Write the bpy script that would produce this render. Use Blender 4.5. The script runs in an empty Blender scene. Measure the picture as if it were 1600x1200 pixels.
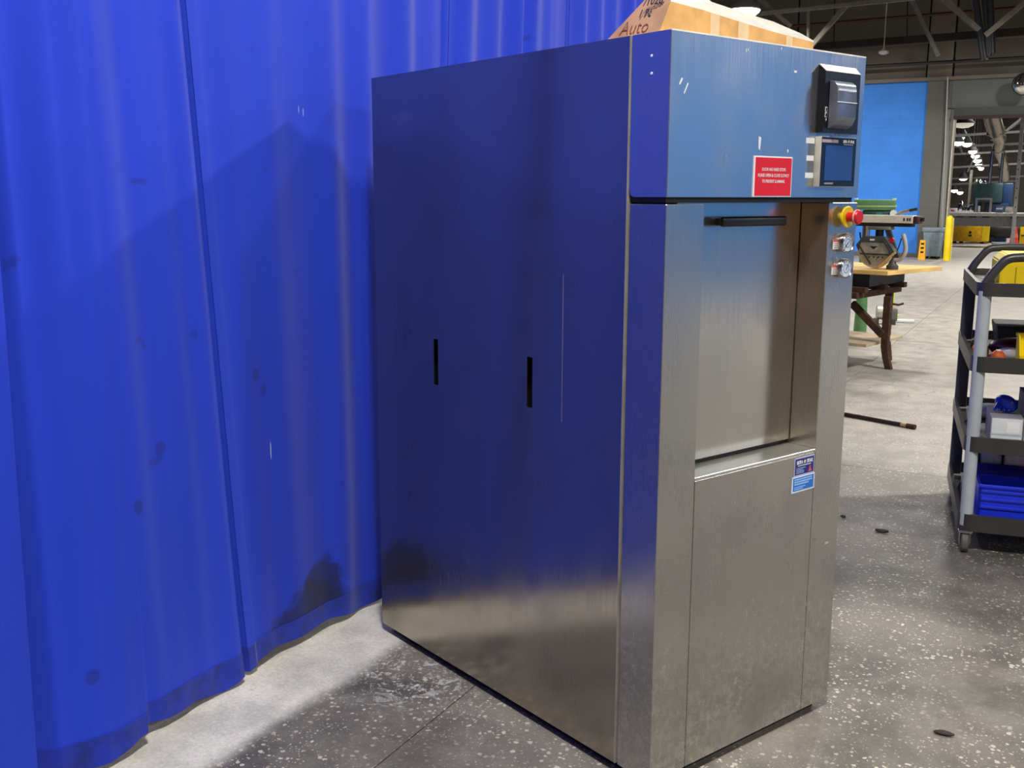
import bpy, bmesh, math, random
from mathutils import Vector, Matrix
random.seed(7)
SC = bpy.context.scene
COL = SC.collection
PI = math.pi

# ------------------------------------------------------------------ camera
F_PX, PITCH, ROLL, HEAD, EYE = 1620.3, -0.1798, 0.0031, math.radians(28), 1.5
_up = Vector((0, 0, 1)); _fh = Vector((-math.sin(HEAD), math.cos(HEAD), 0)); _r = Vector((math.cos(HEAD), math.sin(HEAD), 0))
_fw = _fh*math.cos(PITCH) + _up*math.sin(PITCH); _u = -_fh*math.sin(PITCH) + _up*math.cos(PITCH)
_r2 = _r*math.cos(ROLL) + _u*math.sin(ROLL); _u2 = -_r*math.sin(ROLL) + _u*math.cos(ROLL)
camd = bpy.data.cameras.new('camera'); cam = bpy.data.objects.new('camera', camd); COL.objects.link(cam)
camd.sensor_width = 36; camd.lens = 36*F_PX/1600; camd.clip_end = 300; camd.clip_start = 0.05
m = Matrix((_r2, _u2, -_fw)).transposed().to_4x4(); m.translation = Vector((0, 0, EYE)); cam.matrix_world = m
SC.camera = cam

# ------------------------------------------------------------------ world, exposure
SC.view_settings.view_transform = 'Standard'; SC.view_settings.look = 'None'
SC.view_settings.gamma = 1; SC.view_settings.use_curve_mapping = False
SC.view_settings.exposure = 0.0
wd = bpy.data.worlds.new('world'); SC.world = wd; wd.use_nodes = True
wd.node_tree.nodes['Background'].inputs[0].default_value = (.75, .8, .9, 1)
wd.node_tree.nodes['Background'].inputs[1].default_value = 0.12
SC.cycles.max_bounces = 7; SC.cycles.diffuse_bounces = 4; SC.cycles.sample_clamp_indirect = 5
LAMP_W = 620.0          # watts of a high bay lamp
LAMPS = [  # x, y, z, factor
    (6.6, 1.9, 5.1, .46), (2.3, 7.4, 5.3, .66), (-.1, .5, 5.3, .44), (7.5, -5.5, 5.3, .4),
    (-1.2, 13.5, 5.3, .42), (5.5, 17.0, 5.3, .42), (-6.45, 22.4, 5.33, .95), (0.8, 22.5, 5.3, .75), (-6.6, 12.0, 5.3, .5), (9.5, 9.0, 5.3, .6)]

# ------------------------------------------------------------------ pixel -> place in the scene (photo 1600x1200)
def ray(px, py): return _fw + _r2*((px-800)/F_PX) - _u2*((py-600)/F_PX)
EYEV = Vector((0, 0, EYE))
def onz(px, py, z=0.0):
    d = ray(px, py); return EYEV + d*((z-EYE)/d.z)
def at(px, py, Y):
    d = ray(px, py); return EYEV + d*(Y/d.y)

# ------------------------------------------------------------------ material helpers
MATS = {}
def srgb(r, g, b):
    f = lambda c: (c/255/12.92) if c/255 <= .04045 else ((c/255+.055)/1.055)**2.4
    return (f(r), f(g), f(b), 1)
def new_mat(name):
    mt = bpy.data.materials.new(name); mt.use_nodes = True
    return mt, mt.node_tree.nodes, mt.node_tree.links, mt.node_tree.nodes['Principled BSDF']
def mixc(N, L, fac, a, b):
    x = N.new('ShaderNodeMix'); x.data_type = 'RGBA'
    for i, v in ((0, fac), (6, a), (7, b)):
        if isinstance(v, bpy.types.NodeSocket): L.new(v, x.inputs[i])
        else: x.inputs[i].default_value = v
    return x.outputs[2]
def ramp(N, L, src, p0, p1, lo=0., hi=1.):
    x = N.new('ShaderNodeMapRange'); x.interpolation_type = 'SMOOTHSTEP'
    L.new(src, x.inputs[0]); x.inputs[1].default_value = p0; x.inputs[2].default_value = p1
    x.inputs[3].default_value = lo; x.inputs[4].default_value = hi
    return x.outputs[0]
def mth(N, L, op, a, b=None):
    x = N.new('ShaderNodeMath'); x.operation = op
    for i, v in enumerate((a, b)):
        if v is None: continue
        if isinstance(v, bpy.types.NodeSocket): L.new(v, x.inputs[i])
        else: x.inputs[i].default_value = v
    return x.outputs[0]
def noise(N, L, vec, scale, detail=4, rough=.55, dist=0):
    x = N.new('ShaderNodeTexNoise'); x.inputs['Scale'].default_value = scale; x.inputs['Detail'].default_value = detail
    x.inputs['Roughness'].default_value = rough; x.inputs['Distortion'].default_value = dist
    if vec: L.new(vec, x.inputs['Vector'])
    return x.outputs[0]
def mapping(N, L, vec, scale=(1, 1, 1), loc=(0, 0, 0)):
    x = N.new('ShaderNodeMapping'); x.inputs['Scale'].default_value = scale; x.inputs['Location'].default_value = loc
    L.new(vec, x.inputs[0]); return x.outputs[0]
def M(name, c, rough=.6, metal=0., var=.08, nscale=12., bump=.0, emit=None, es=1., spec=.5, alpha=None, trans=0.):
    if name in MATS: return MATS[name]
    mt, N, L, P = new_mat(name)
    col = srgb(*c)
    tc = N.new('ShaderNodeTexCoord').outputs['Object']
    n = noise(N, L, tc, nscale)
    dark = tuple(v*(1-var*2) for v in col[:3]) + (1,); lite = tuple(min(1, v*(1+var)) for v in col[:3]) + (1,)
    L.new(mixc(N, L, ramp(N, L, n, .3, .7), dark, lite), P.inputs['Base Color'])
    P.inputs['Roughness'].default_value = rough; P.inputs['Metallic'].default_value = metal
    P.inputs['Specular IOR Level'].default_value = spec
    if trans: P.inputs['Transmission Weight'].default_value = trans
    if bump:
        b = N.new('ShaderNodeBump'); b.inputs['Strength'].default_value = bump; b.inputs['Distance'].default_value = .004
        L.new(n, b.inputs['Height']); L.new(b.outputs[0], P.inputs['Normal'])
    if emit:
        P.inputs['Emission Color'].default_value = srgb(*emit); P.inputs['Emission Strength'].default_value = es
    if alpha is not None: P.inputs['Alpha'].default_value = alpha
    MATS[name] = mt; return mt

def steel(name, base, rough, grain='z', soil=.0, metal=.95):
    mt, N, L, P = new_mat(name)
    tc = N.new('ShaderNodeTexCoord').outputs['Object']
    sc = {'z': (1, 1, .02), 'x': (.02, .02, 1)}[grain]
    g = noise(N, L, mapping(N, L, tc, (sc[0]*260, sc[1]*260, sc[2]*260)), 1, 3)
    smudge = noise(N, L, tc, 4, 2, .5)
    streak = noise(N, L, mapping(N, L, tc, (40, 40, 1.3)), 1, 2, .5)
    c = mixc(N, L, ramp(N, L, smudge, .5, .78), base, tuple(v*.86 for v in base[:3])+(1,))
    c = mixc(N, L, ramp(N, L, streak, .5, .8, 0, .25), c, tuple(min(1, v*1.12) for v in base[:3])+(1,))
    sep = N.new('ShaderNodeSeparateXYZ'); L.new(tc, sep.inputs[0])
    rgh = mth(N, L, 'ADD', ramp(N, L, g, .3, .7, -.02, .03), ramp(N, L, smudge, .35, .75, rough-.03, rough+.07))
    if soil:   # scuffed lower part: dried splashes and dust that stay with the panel
        fine = noise(N, L, tc, 38, 8, .75)
        hgt = mth(N, L, 'ADD', sep.outputs[2], mth(N, L, 'MULTIPLY', mth(N, L, 'SUBTRACT', smudge, .5), .9))
        low = ramp(N, L, hgt, .0, .52, 1, 0)
        f1 = mth(N, L, 'MULTIPLY', low, ramp(N, L, fine, .42, .80))
        f1 = mth(N, L, 'MULTIPLY', f1, soil)
        c = mixc(N, L, f1, c, srgb(196, 186, 160))
        L.new(mth(N, L, 'SUBTRACT', metal, mth(N, L, 'MULTIPLY', f1, .7)), P.inputs['Metallic'])
        rgh = mth(N, L, 'ADD', rgh, mth(N, L, 'MULTIPLY', f1, .35))
    else:
        P.inputs['Metallic'].default_value = metal
    L.new(c, P.inputs['Base Color']); L.new(rgh, P.inputs['Roughness'])
    return mt

# ------------------------------------------------------------------ mesh helpers
class MB:
    def __init__(s): s.b = bmesh.new()
    def box(s, x0, x1, y0, y1, z0, z1, bev=0., seg=2):
        r = bmesh.ops.create_cube(s.b, size=1); vs = r['verts']
        for v in vs: v.co = Vector(((x0+x1)/2 + v.co.x*(x1-x0), (y0+y1)/2 + v.co.y*(y1-y0), (z0+z1)/2 + v.co.z*(z1-z0)))
        if bev:
            es = list({e for v in vs for e in v.link_edges})
            bmesh.ops.bevel(s.b, geom=es, offset=bev, segments=seg, affect='EDGES', profile=.5)
        return s
    def hexa(s, pts, bev=0.):   # 8 points: bottom 4 ccw, top 4 ccw
        vs = [s.b.verts.new(p) for p in pts]
        fs = [s.b.faces.new([vs[i] for i in q]) for q in ((3, 2, 1, 0), (4, 5, 6, 7), (0, 1, 5, 4), (1, 2, 6, 5), (2, 3, 7, 6), (3, 0, 4, 7))]
        if bev:
            es = list({e for v in vs for e in v.link_edges}); bmesh.ops.bevel(s.b, geom=es, offset=bev, segments=2, affect='EDGES', profile=.5)
        return s
    def prism(s, pts, p0, p1):  # polygon pts (list of Vector) swept by vector p1-p0
        d = Vector(p1)-Vector(p0); a = [s.b.verts.new(Vector(p)) for p in pts]; b = [s.b.verts.new(Vector(p)+d) for p in pts]
        n = len(pts); s.b.faces.new(a[::-1]); s.b.faces.new(b)
        for i in range(n): s.b.faces.new((a[i], a[(i+1) % n], b[(i+1) % n], b[i]))
        return s
    def cyl(s, p0, p1, r0, r1=None, n=20, cap=True):
        p0 = Vector(p0); p1 = Vector(p1); r1 = r0 if r1 is None else r1
        d = (p1-p0); q = d.to_track_quat('Z', 'Y').to_matrix()
        A = []; B = []
        for i in range(n):
            a = 2*PI*i/n; o = q @ Vector((math.cos(a), math.sin(a), 0))
            A.append(s.b.verts.new(p0+o*r0)); B.append(s.b.verts.new(p1+o*r1))
        for i in range(n): s.b.faces.new((A[i], A[(i+1) % n], B[(i+1) % n], B[i]))
        if cap: s.b.faces.new(A[::-1]); s.b.faces.new(B)
        return s
    def lathe(s, c, ax, prof, n=28):   # prof: (dist along axis, radius)
        c = Vector(c); q = Vector(ax).to_track_quat('Z', 'Y').to_matrix(); rings = []
        for h, r in prof:
            if r <= 1e-6: rings.append([s.b.verts.new(c + q @ Vector((0, 0, h)))]); continue
            rings.append([s.b.verts.new(c + q @ Vector((math.cos(2*PI*i/n)*r, math.sin(2*PI*i/n)*r, h))) for i in range(n)])
        for a, b in zip(rings, rings[1:]):
            for i in range(n):
                j = (i+1) % n
                if len(a) == 1: s.b.faces.new((a[0], b[j], b[i]))
                elif len(b) == 1: s.b.faces.new((a[i], a[j], b[0]))
                else: s.b.faces.new((a[i], a[j], b[j], b[i]))
        return s
    def tube(s, pts, r, n=10):
        pts = [Vector(p) for p in pts]; rings = []; pn = None
        for k, p in enumerate(pts):
            t = (pts[min(k+1, len(pts)-1)] - pts[max(k-1, 0)]).normalized()
            if pn is None:
                pn = t.orthogonal().normalized()
            pn = (pn - t*pn.dot(t)).normalized(); bn = t.cross(pn)
            rr = r[k] if isinstance(r, (list, tuple)) else r
            rings.append([s.b.verts.new(p + (pn*math.cos(2*PI*i/n) + bn*math.sin(2*PI*i/n))*rr) for i in range(n)])
        for a, b in zip(rings, rings[1:]):
            for i in range(n): s.b.faces.new((a[i], a[(i+1) % n], b[(i+1) % n], b[i]))
        s.b.faces.new(rings[0][::-1]); s.b.faces.new(rings[-1]); return s
    def bar(s, p0, p1, w, h, upv=(0, 0, 1)):   # rectangular bar
        p0 = Vector(p0); p1 = Vector(p1); t = (p1-p0).normalized(); upv = Vector(upv)
        sd = t.cross(upv).normalized(); u = sd.cross(t).normalized()
        q = [sd*a*w/2 + u*b*h/2 for a, b in ((-1, -1), (1, -1), (1, 1), (-1, 1))]
        return s.prism([p0+o for o in q], p0, p1)
    def build(s, name, mat, parent=None, smooth=None, **kw):
        bmesh.ops.recalc_face_normals(s.b, faces=s.b.faces[:])
        me = bpy.data.meshes.new(name); s.b.to_mesh(me); s.b.free()
        for mm in (mat if isinstance(mat, (list, tuple)) else [mat]): me.materials.append(mm)
        if smooth is not None:
            for p in me.polygons: p.use_smooth = True
            me.set_sharp_from_angle(angle=math.radians(smooth))
        o = bpy.data.objects.new(name, me); COL.objects.link(o); o.parent = parent
        for k, v in kw.items(): o[k] = v
        return o
def rounded(pts, rad, n=5):   # round the inner corners of a polyline
    pts = [Vector(p) for p in pts]; out = [pts[0]]
    for a, b, c in zip(pts, pts[1:], pts[2:]):
        u = (a-b).normalized(); v = (c-b).normalized()
        p, q = b+u*rad, b+v*rad
        for i in range(n+1):
            t = i/n; out.append(p*(1-t)**2 + b*2*t*(1-t) + q*t*t)
    out.append(pts[-1]); return out
def grid_panel(name, mat, parent, axes, us, vs, holes, w0, w1, bev=0, **kw):
    """slab in the plane (axes[0], axes[1]) with rectangular holes, thickness w0..w1 along axes[2]"""
    mb = MB(); b = mb.b; cells = {}
    for i in range(len(us)-1):
        for j in range(len(vs)-1):
            cu, cv = (us[i]+us[i+1])/2, (vs[j]+vs[j+1])/2
            if any(a < cu < c and d < cv < e for a, c, d, e in holes): continue
            cells[i, j] = 1
    vert = {}
    def V(i, j, k):
        if (i, j, k) not in vert:
            co = [0, 0, 0]; co[axes[0]] = us[i]; co[axes[1]] = vs[j]; co[axes[2]] = (w0, w1)[k]; vert[i, j, k] = b.verts.new(co)
        return vert[i, j, k]
    for i, j in cells:
        b.faces.new((V(i, j, 0), V(i+1, j, 0), V(i+1, j+1, 0), V(i, j+1, 0)))
        b.faces.new((V(i, j+1, 1), V(i+1, j+1, 1), V(i+1, j, 1), V(i, j, 1)))
        for (di, dj, e) in ((-1, 0, ((i, j), (i, j+1))), (1, 0, ((i+1, j), (i+1, j+1))), (0, -1, ((i, j), (i+1, j))), (0, 1, ((i, j+1), (i+1, j+1)))):
            if (i+di, j+dj) not in cells:
                (a, c), (d, f) = e; b.faces.new((V(a, c, 0), V(d, f, 0), V(d, f, 1), V(a, c, 1)))
    return mb.build(name, mat, parent, **kw)
def tag(o, label=None, cat=None, group=None, kind=None):
    if label: o['label'] = label
    if cat: o['category'] = cat
    if group: o['group'] = group
    if kind: o['kind'] = kind
    return o
def thing(name, loc, label, cat, rz=0, group=None):
    o = bpy.data.objects.new(name, None); o.empty_display_size = .1; COL.objects.link(o); o.location = loc; o.rotation_euler = (0, 0, rz)
    return tag(o, label, cat, group)
def text_mesh(name, txt, size, mat, parent, origin, right, up, align='CENTER', ex=.0004, sx=1., bold=0., sy=1.):
    cu = bpy.data.curves.new(name, 'FONT'); cu.body = txt; cu.size = size; cu.align_x = align; cu.align_y = 'CENTER'; cu.extrude = 0
    cu.offset = bold; cu.resolution_u = 2
    t = bpy.data.objects.new(name, cu); COL.objects.link(t)
    dg = bpy.context.evaluated_depsgraph_get(); me = bpy.data.meshes.new_from_object(t.evaluated_get(dg))
    bpy.data.objects.remove(t); bpy.data.curves.remove(cu)
    right = Vector(right).normalized(); up = Vector(up); n = right.cross(up).normalized()
    for v in me.vertices: v.co = Vector(origin) + right*v.co.x*sx + up.normalized()*v.co.y*sy + n*ex
    me.name = name; me.materials.clear(); me.materials.append(mat)
    o = bpy.data.objects.new(name, me); COL.objects.link(o); o.parent = parent
    return o

def print_lines(name, mat, parent, x0, widths, z, pitch, h, y=-.0014):   # rows of print too small to read in the photo
    rnd = random.Random(len(widths)+int(z*1e4)); k = MB()
    for i, w in enumerate(widths):
        x = x0
        while x < x0+w-.002:
            l = min(rnd.uniform(.003, .009)*(h/.004), x0+w-x); k.box(x, x+l, y-.0004, y+.0003, z-i*pitch-h/2, z-i*pitch+h/2); x += l+.0012
    return k.build(name, mat, parent, kind='stuff')
# ------------------------------------------------------------------ materials
black = M('black_plastic', (34, 35, 38), .45, var=.1, nscale=30)
matte_black = M('matte_black', (14, 14, 16), .6)
white_ink = M('white_ink', (235, 238, 240), .5, var=.02)
dkgrey = M('dark_grey_steel', (70, 68, 66), .6, .3, nscale=6)
rust = M('rusty_steel', (74, 46, 32), .8, .2, var=.25, nscale=18, bump=.3)
chrome = M('chrome', (205, 205, 205), .18, 1., var=.05)
castm = M('cast_aluminium', (176, 172, 160), .5, .5, var=.15)
yellow = M('safety_yellow', (244, 212, 10), .5, var=.06, nscale=5)
red = M('red_plastic', (205, 24, 30), .35, var=.04)

# floor: ground concrete with pale aggregate chips
def floor_mat():
    mt, N, L, P = new_mat('aggregate_concrete')
    tc = N.new('ShaderNodeTexCoord').outputs['Object']
    sep = N.new('ShaderNodeSeparateXYZ'); L.new(tc, sep.inputs[0])
    X, Y = sep.outputs[0], sep.outputs[1]
    big = noise(N, L, tc, 1.1, 5, .6, .6); mid = noise(N, L, tc, 5, 6, .65); fine = noise(N, L, tc, 90, 4, .7)
    dark = mixc(N, L, ramp(N, L, big, .36, .66), srgb(84, 80, 75), srgb(132, 125, 117))
    dark = mixc(N, L, ramp(N, L, mid, .35, .75, 0, .55), dark, srgb(150, 145, 136))
    light = mixc(N, L, ramp(N, L, mid, .3, .7), srgb(148, 143, 134), srgb(180, 173, 162))
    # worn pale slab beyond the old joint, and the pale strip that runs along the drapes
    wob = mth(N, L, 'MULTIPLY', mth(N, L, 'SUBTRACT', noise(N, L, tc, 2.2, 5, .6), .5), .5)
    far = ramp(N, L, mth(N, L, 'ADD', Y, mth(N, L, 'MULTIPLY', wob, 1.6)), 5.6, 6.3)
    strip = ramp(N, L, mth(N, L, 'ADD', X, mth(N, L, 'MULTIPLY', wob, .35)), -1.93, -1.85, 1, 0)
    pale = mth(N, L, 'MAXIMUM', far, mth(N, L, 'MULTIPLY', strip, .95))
    # whitish scuffs beside the cabinet's rear foot
    dx = mth(N, L, 'ADD', X, 1.72); dy = mth(N, L, 'ADD', Y, -2.58)
    rr = mth(N, L, 'SQRT', mth(N, L, 'ADD', mth(N, L, 'MULTIPLY', dx, dx), mth(N, L, 'MULTIPLY', dy, dy)))
    scuff = mth(N, L, 'MULTIPLY', ramp(N, L, rr, .1, .34, 1, 0), ramp(N, L, noise(N, L, tc, 20, 8, .8, 1.5), .52, .60))
    base = mixc(N, L, far, dark, light)
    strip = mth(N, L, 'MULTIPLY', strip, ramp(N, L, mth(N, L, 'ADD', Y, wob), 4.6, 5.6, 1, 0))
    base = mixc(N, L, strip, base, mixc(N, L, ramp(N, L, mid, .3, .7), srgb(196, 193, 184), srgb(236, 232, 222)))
    base = mixc(N, L, mth(N, L, 'MULTIPLY', scuff, .8), base, srgb(205, 205, 205))
    # chips
    def chips(scale, thr, seed):
        v = N.new('ShaderNodeTexVoronoi'); v.inputs['Scale'].default_value = scale; v.inputs['Randomness'].default_value = 1
        warp = N.new('ShaderNodeVectorMath'); warp.operation = 'ADD'
        nz = N.new('ShaderNodeTexNoise'); nz.inputs['Scale'].default_value = scale*.8; L.new(tc, nz.inputs['Vector'])
        sc_ = N.new('ShaderNodeVectorMath'); sc_.operation = 'SCALE'; L.new(nz.outputs[1], sc_.inputs[0]); sc_.inputs['Scale'].default_value = .9/scale
        L.new(mapping(N, L, tc, (1, 1, 1), (seed, seed, 0)), warp.inputs[0]); L.new(sc_.outputs[0], warp.inputs[1]); L.new(warp.outputs[0], v.inputs['Vector'])
        s2 = N.new('ShaderNodeSeparateColor'); L.new(v.outputs['Color'], s2.inputs[0])
        rad = mth(N, L, 'MULTIPLY', s2.outputs[0], .42)
        inside = mth(N, L, 'LESS_THAN', v.outputs['Distance'], rad)
        pick = mth(N, L, 'GREATER_THAN', s2.outputs[1], thr)
        return mth(N, L, 'MULTIPLY', inside, pick), s2.outputs[2]
    c1, t1 = chips(56, .28, 3.); c2, t2 = chips(120, .5, 9.)
    clump = ramp(N, L, noise(N, L, tc, 2.6, 4, .6), .30, .62, .08, 1)
    ca = mth(N, L, 'MULTIPLY', mth(N, L, 'MAXIMUM', c1, mth(N, L, 'MULTIPLY', c2, .7)), clump)
    chipcol = mixc(N, L, t1, srgb(205, 196, 176), srgb(240, 234, 220))
    far2 = ramp(N, L, Y, 5, 14, 1, .35)
    base = mixc(N, L, mth(N, L, 'MULTIPLY', mth(N, L, 'MULTIPLY', ca, far2), .8), base, chipcol)
    # cracks and dark spots
    vc = N.new('ShaderNodeTexVoronoi'); vc.feature = 'DISTANCE_TO_EDGE'; vc.inputs['Scale'].default_value = .9
    wv = N.new('ShaderNodeVectorMath'); wv.operation = 'ADD'; nz = N.new('ShaderNodeTexNoise'); nz.inputs['Scale'].default_value = 3; nz.inputs['Detail'].default_value = 6
    L.new(tc, nz.inputs['Vector']); L.new(tc, wv.inputs[0]); L.new(nz.outputs[1], wv.inputs[1]); L.new(wv.outputs[0], vc.inputs['Vector'])
    crack = mth(N, L, 'MULTIPLY', ramp(N, L, vc.outputs['Distance'], .0, .006, 1, 0), ramp(N, L, big, .45, .6))
    base = mixc(N, L, mth(N, L, 'MULTIPLY', crack, .55), base, srgb(70, 66, 62))
    base = mixc(N, L, ramp(N, L, fine, .3, .75, .25, 0), base, srgb(60, 58, 56))
    L.new(base, P.inputs['Base Color'])
    L.new(ramp(N, L, mid, .3, .7, .45, .68), P.inputs['Roughness'])
    P.inputs['Specular IOR Level'].default_value = .3
    b = N.new('ShaderNodeBump'); b.inputs['Strength'].default_value = .25; b.inputs['Distance'].default_value = .002
    L.new(mth(N, L, 'ADD', fine, mth(N, L, 'MULTIPLY', mid, 2)), b.inputs['Height']); L.new(b.outputs[0], P.inputs['Normal'])
    return mt
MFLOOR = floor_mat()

def drape_mat(name, base, stains=(), dirt=0.):
    mt, N, L, P = new_mat(name)
    tc = N.new('ShaderNodeTexCoord').outputs['Object']
    weave = noise(N, L, mapping(N, L, tc, (900, 900, 900)), 1, 2)
    soft = noise(N, L, mapping(N, L, tc, (2, 6, 1.2)), 1, 5, .6)
    c = mixc(N, L, ramp(N, L, soft, .3, .75, 0, .35), base, tuple(v*.72 for v in base[:3])+(1,))
    spots = noise(N, L, tc, 9, 3, .5)
    c = mixc(N, L, ramp(N, L, spots, .70, .76, 0, .35), c, srgb(22, 30, 90))
    sep = N.new('ShaderNodeSeparateXYZ'); L.new(tc, sep.inputs[0])
    edge = mth(N, L, 'MULTIPLY', mth(N, L, 'SUBTRACT', noise(N, L, tc, 14, 6, .65), .5), 1.8)
    for (y, z, ry, rz, s) in stains:
        a = mth(N, L, 'DIVIDE', mth(N, L, 'SUBTRACT', sep.outputs[1], y), ry); b_ = mth(N, L, 'DIVIDE', mth(N, L, 'SUBTRACT', sep.outputs[2], z), rz)
        r2 = mth(N, L, 'ADD', mth(N, L, 'MULTIPLY', a, a), mth(N, L, 'MULTIPLY', b_, b_))
        c = mixc(N, L, ramp(N, L, mth(N, L, 'ADD', r2, edge), .55, 1.2, s, 0), c, srgb(22, 30, 74))
    if not dirt:      # two small white scuffs in the cloth
        for (y, z, ry, rz) in ((2.472, .70, .0016, .030), (2.684, 1.758, .0018, .014), (2.664, 1.765, .0018, .012)):
            a = mth(N, L, 'DIVIDE', mth(N, L, 'SUBTRACT', sep.outputs[1], y), ry); b_ = mth(N, L, 'DIVIDE', mth(N, L, 'SUBTRACT', sep.outputs[2], z), rz)
            r2 = mth(N, L, 'ADD', mth(N, L, 'MULTIPLY', a, a), mth(N, L, 'MULTIPLY', b_, b_))
            c = mixc(N, L, ramp(N, L, r2, .6, 1.2, .75 if z < 1 else .35, 0), c, srgb(225, 232, 250))
    if dirt:
        c = mixc(N, L, ramp(N, L, noise(N, L, tc, 16, 6, .7), .42, .7, 0, dirt), c, srgb(30, 36, 66))
    L.new(c, P.inputs['Base Color']); P.inputs['Roughness'].default_value = .75; P.inputs['Specular IOR Level'].default_value = .25
    P.inputs['Sheen Weight'].default_value = .15
    b = N.new('ShaderNodeBump'); b.inputs['Strength'].default_value = .12; b.inputs['Distance'].default_value = .001
    L.new(weave, b.inputs['Height']); L.new(b.outputs[0], P.inputs['Normal'])
    return mt
BLUE = srgb(30, 62, 208)
MDRAPE = drape_mat('blue_drape_cloth', BLUE, [(2.64, .05, .20, .16, .8), (2.70, .16, .10, .12, .8), (1.905, .67, .018, .022, .4), (1.705, .27, .018, .022, .4),
                                             (2.42, .95, .016, .02, .4), (2.0, .81, .018, .02, .35), (1.98, .78, .03, .012, .3), (2.45, .90, .014, .018, .35)])
MHEM = drape_mat('blue_drape_hem', srgb(27, 52, 178), dirt=.6)

def wall_mat(name, c, block=True, sc=1., top=None):
    mt, N, L, P = new_mat(name); col = srgb(*c)
    tc = N.new('ShaderNodeTexCoord').outputs['Object']
    n = noise(N, L, tc, 1.3, 5)
    cc = mixc(N, L, ramp(N, L, n, .3, .7), tuple(v*.85 for v in col[:3])+(1,), col)
    P.inputs['Roughness'].default_value = .65
    if block:
        sep = N.new('ShaderNodeSeparateXYZ'); L.new(tc, sep.inputs[0]); cb = N.new('ShaderNodeCombineXYZ')
        L.new(mth(N, L, 'ADD', sep.outputs[0], sep.outputs[1]), cb.inputs[0]); L.new(sep.outputs[2], cb.inputs[1])
        br = N.new('ShaderNodeTexBrick'); L.new(cb.outputs[0], br.inputs['Vector']); br.inputs['Scale'].default_value = 1
        br.inputs['Brick Width'].default_value = .4; br.inputs['Row Height'].default_value = .2; br.inputs['Mortar Size'].default_value = .008; br.offset = .5
        cc = mixc(N, L, mth(N, L, 'MULTIPLY', br.outputs['Fac'], .18), cc, tuple(v*.6 for v in col[:3])+(1,))
        b = N.new('ShaderNodeBump'); b.inputs['Strength'].default_value = .3; b.inputs['Distance'].default_value = .005; b.invert = True
        L.new(br.outputs['Fac'], b.inputs['Height']); L.new(b.outputs[0], P.inputs['Normal'])
    L.new(cc, P.inputs['Base Color']); return mt
MBLUEW = wall_mat('blue_painted_block', (54, 138, 240))
MGREYW = wall_mat('grey_painted_block', (98, 98, 94))
MJAMB = wall_mat('light_grey_jamb', (136, 140, 136))
MHEAD = wall_mat('grey_header', (104, 110, 108), False)
MUPPER = wall_mat('grey_brown_precast', (104, 97, 88), False)
MUPPER2 = wall_mat('grey_precast_lighter', (122, 114, 104), False)
MBROWN = wall_mat('tan_painted_wall', (170, 122, 72), False)
MFARW = wall_mat('next_room_wall', (64, 60, 52), False)
MDECK = wall_mat('roof_deck', (70, 66, 60), False)
MDECK2 = wall_mat('next_room_roof_deck', (44, 44, 46), False)

# ================================================================== SETTING
def slab_floor():
    root = thing('floor', (0, 0, 0), None, None); root['kind'] = 'structure'
    xs = [-14, -7.51, -1.51, 4.49, 12.5]; ys = [-8, -.3, 5.93, 11.9, 17.9, 23.9, 28, 40, 62]
    MB().box(-14, 12.5, -8, 62, -.1, -.014).build('subfloor', M('joint_filler', (150, 146, 138), .8), root)
    for i in range(len(xs)-1):
        for j in range(len(ys)-1):
            g = .0022
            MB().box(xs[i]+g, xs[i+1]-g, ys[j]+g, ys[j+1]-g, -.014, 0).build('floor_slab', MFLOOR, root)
slab_floor()
def struct(name, mb, mat, **kw): return mb.build(name, mat, None, kind='structure', **kw)
# back wall with the opening to the next hall
wb = thing('wall_back', (0, 28, 0), None, None); wb['kind'] = 'structure'
def wbp(name, x0, x1, z0, z1, y0, y1, mat): return MB().box(x0, x1, y0-28, y1-28, z0, z1).build(name, mat, wb)
wbp('blue_section', -14, -3.36, 0, 4.28, 28, 28.3, MBLUEW)
wbp('pilaster', -3.36, -2.91, 0, 4.28, 27.93, 28.3, MGREYW)
wbp('jamb', -2.90, -2.72, 0, 3.60, 27.97, 28.3, MJAMB)
wbp('jamb_corner_guard', -2.72, -2.69, 0, 3.38, 27.9, 28.3, M('pale_steel_angle', (200, 192, 180), .4, .3))
wbp('header', -2.90, 12.5, 3.62, 4.28, 27.98, 28.3, MHEAD)
wbp('header_beam', -2.72, 12.5, 3.40, 3.62, 27.85, 28.3, M('dark_header', (62, 66, 66), .6))
wbp('door_track', -2.72, 12.5, 3.35, 3.42, 27.8, 28.0, M('dark_red_track', (42, 20, 22), .6))
wbp('jamb_right', 5.2, 12.5, 0, 3.40, 27.98, 28.3, MGREYW)
wbp('sill_trim', -14, 12.5, 4.28, 4.36, 27.85, 28.3, MUPPER2)
xs = [-14, -10.2, -6.6, -3.42, -2.82, 1.5, 5.5, 9.5, 12.5]
for i, (a, b) in enumerate(zip(xs, xs[1:])):
    for z0, z1 in ((4.37, 5.18), (5.2, 7.2)):
        wbp('precast_panel', a+.02, b-.02, z0, z1, 28.0 - (.05 if i == 3 else 0), 28.3, MUPPER2 if i == 3 else MUPPER)
wbp('ledge', -14, 12.5, 5.18, 5.24, 27.9, 28.1, MUPPER2)
wbp('wall_backing', -14, 12.5, 4.3, 7.2, 28.2, 28.35, M('joint_dark', (40, 38, 36), .8))
struct('ceiling', MB().box(-14, 12.5, -8, 28.4, 7.2, 7.3), MDECK)
wr = struct('wall_right', MB().box(12.5, 12.7, -8, 28.4, 0, 7.2), [wall_mat('steel_blue_block', (52, 124, 200))])
struct('wall_rear', MB().box(-14, 12.5, -8.2, -8, 0, 7.2), MBROWN)
struct('wall_left', MB().box(-14.2, -14, -8.2, 28.4, 0, 7.2), MGREYW)
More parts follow.
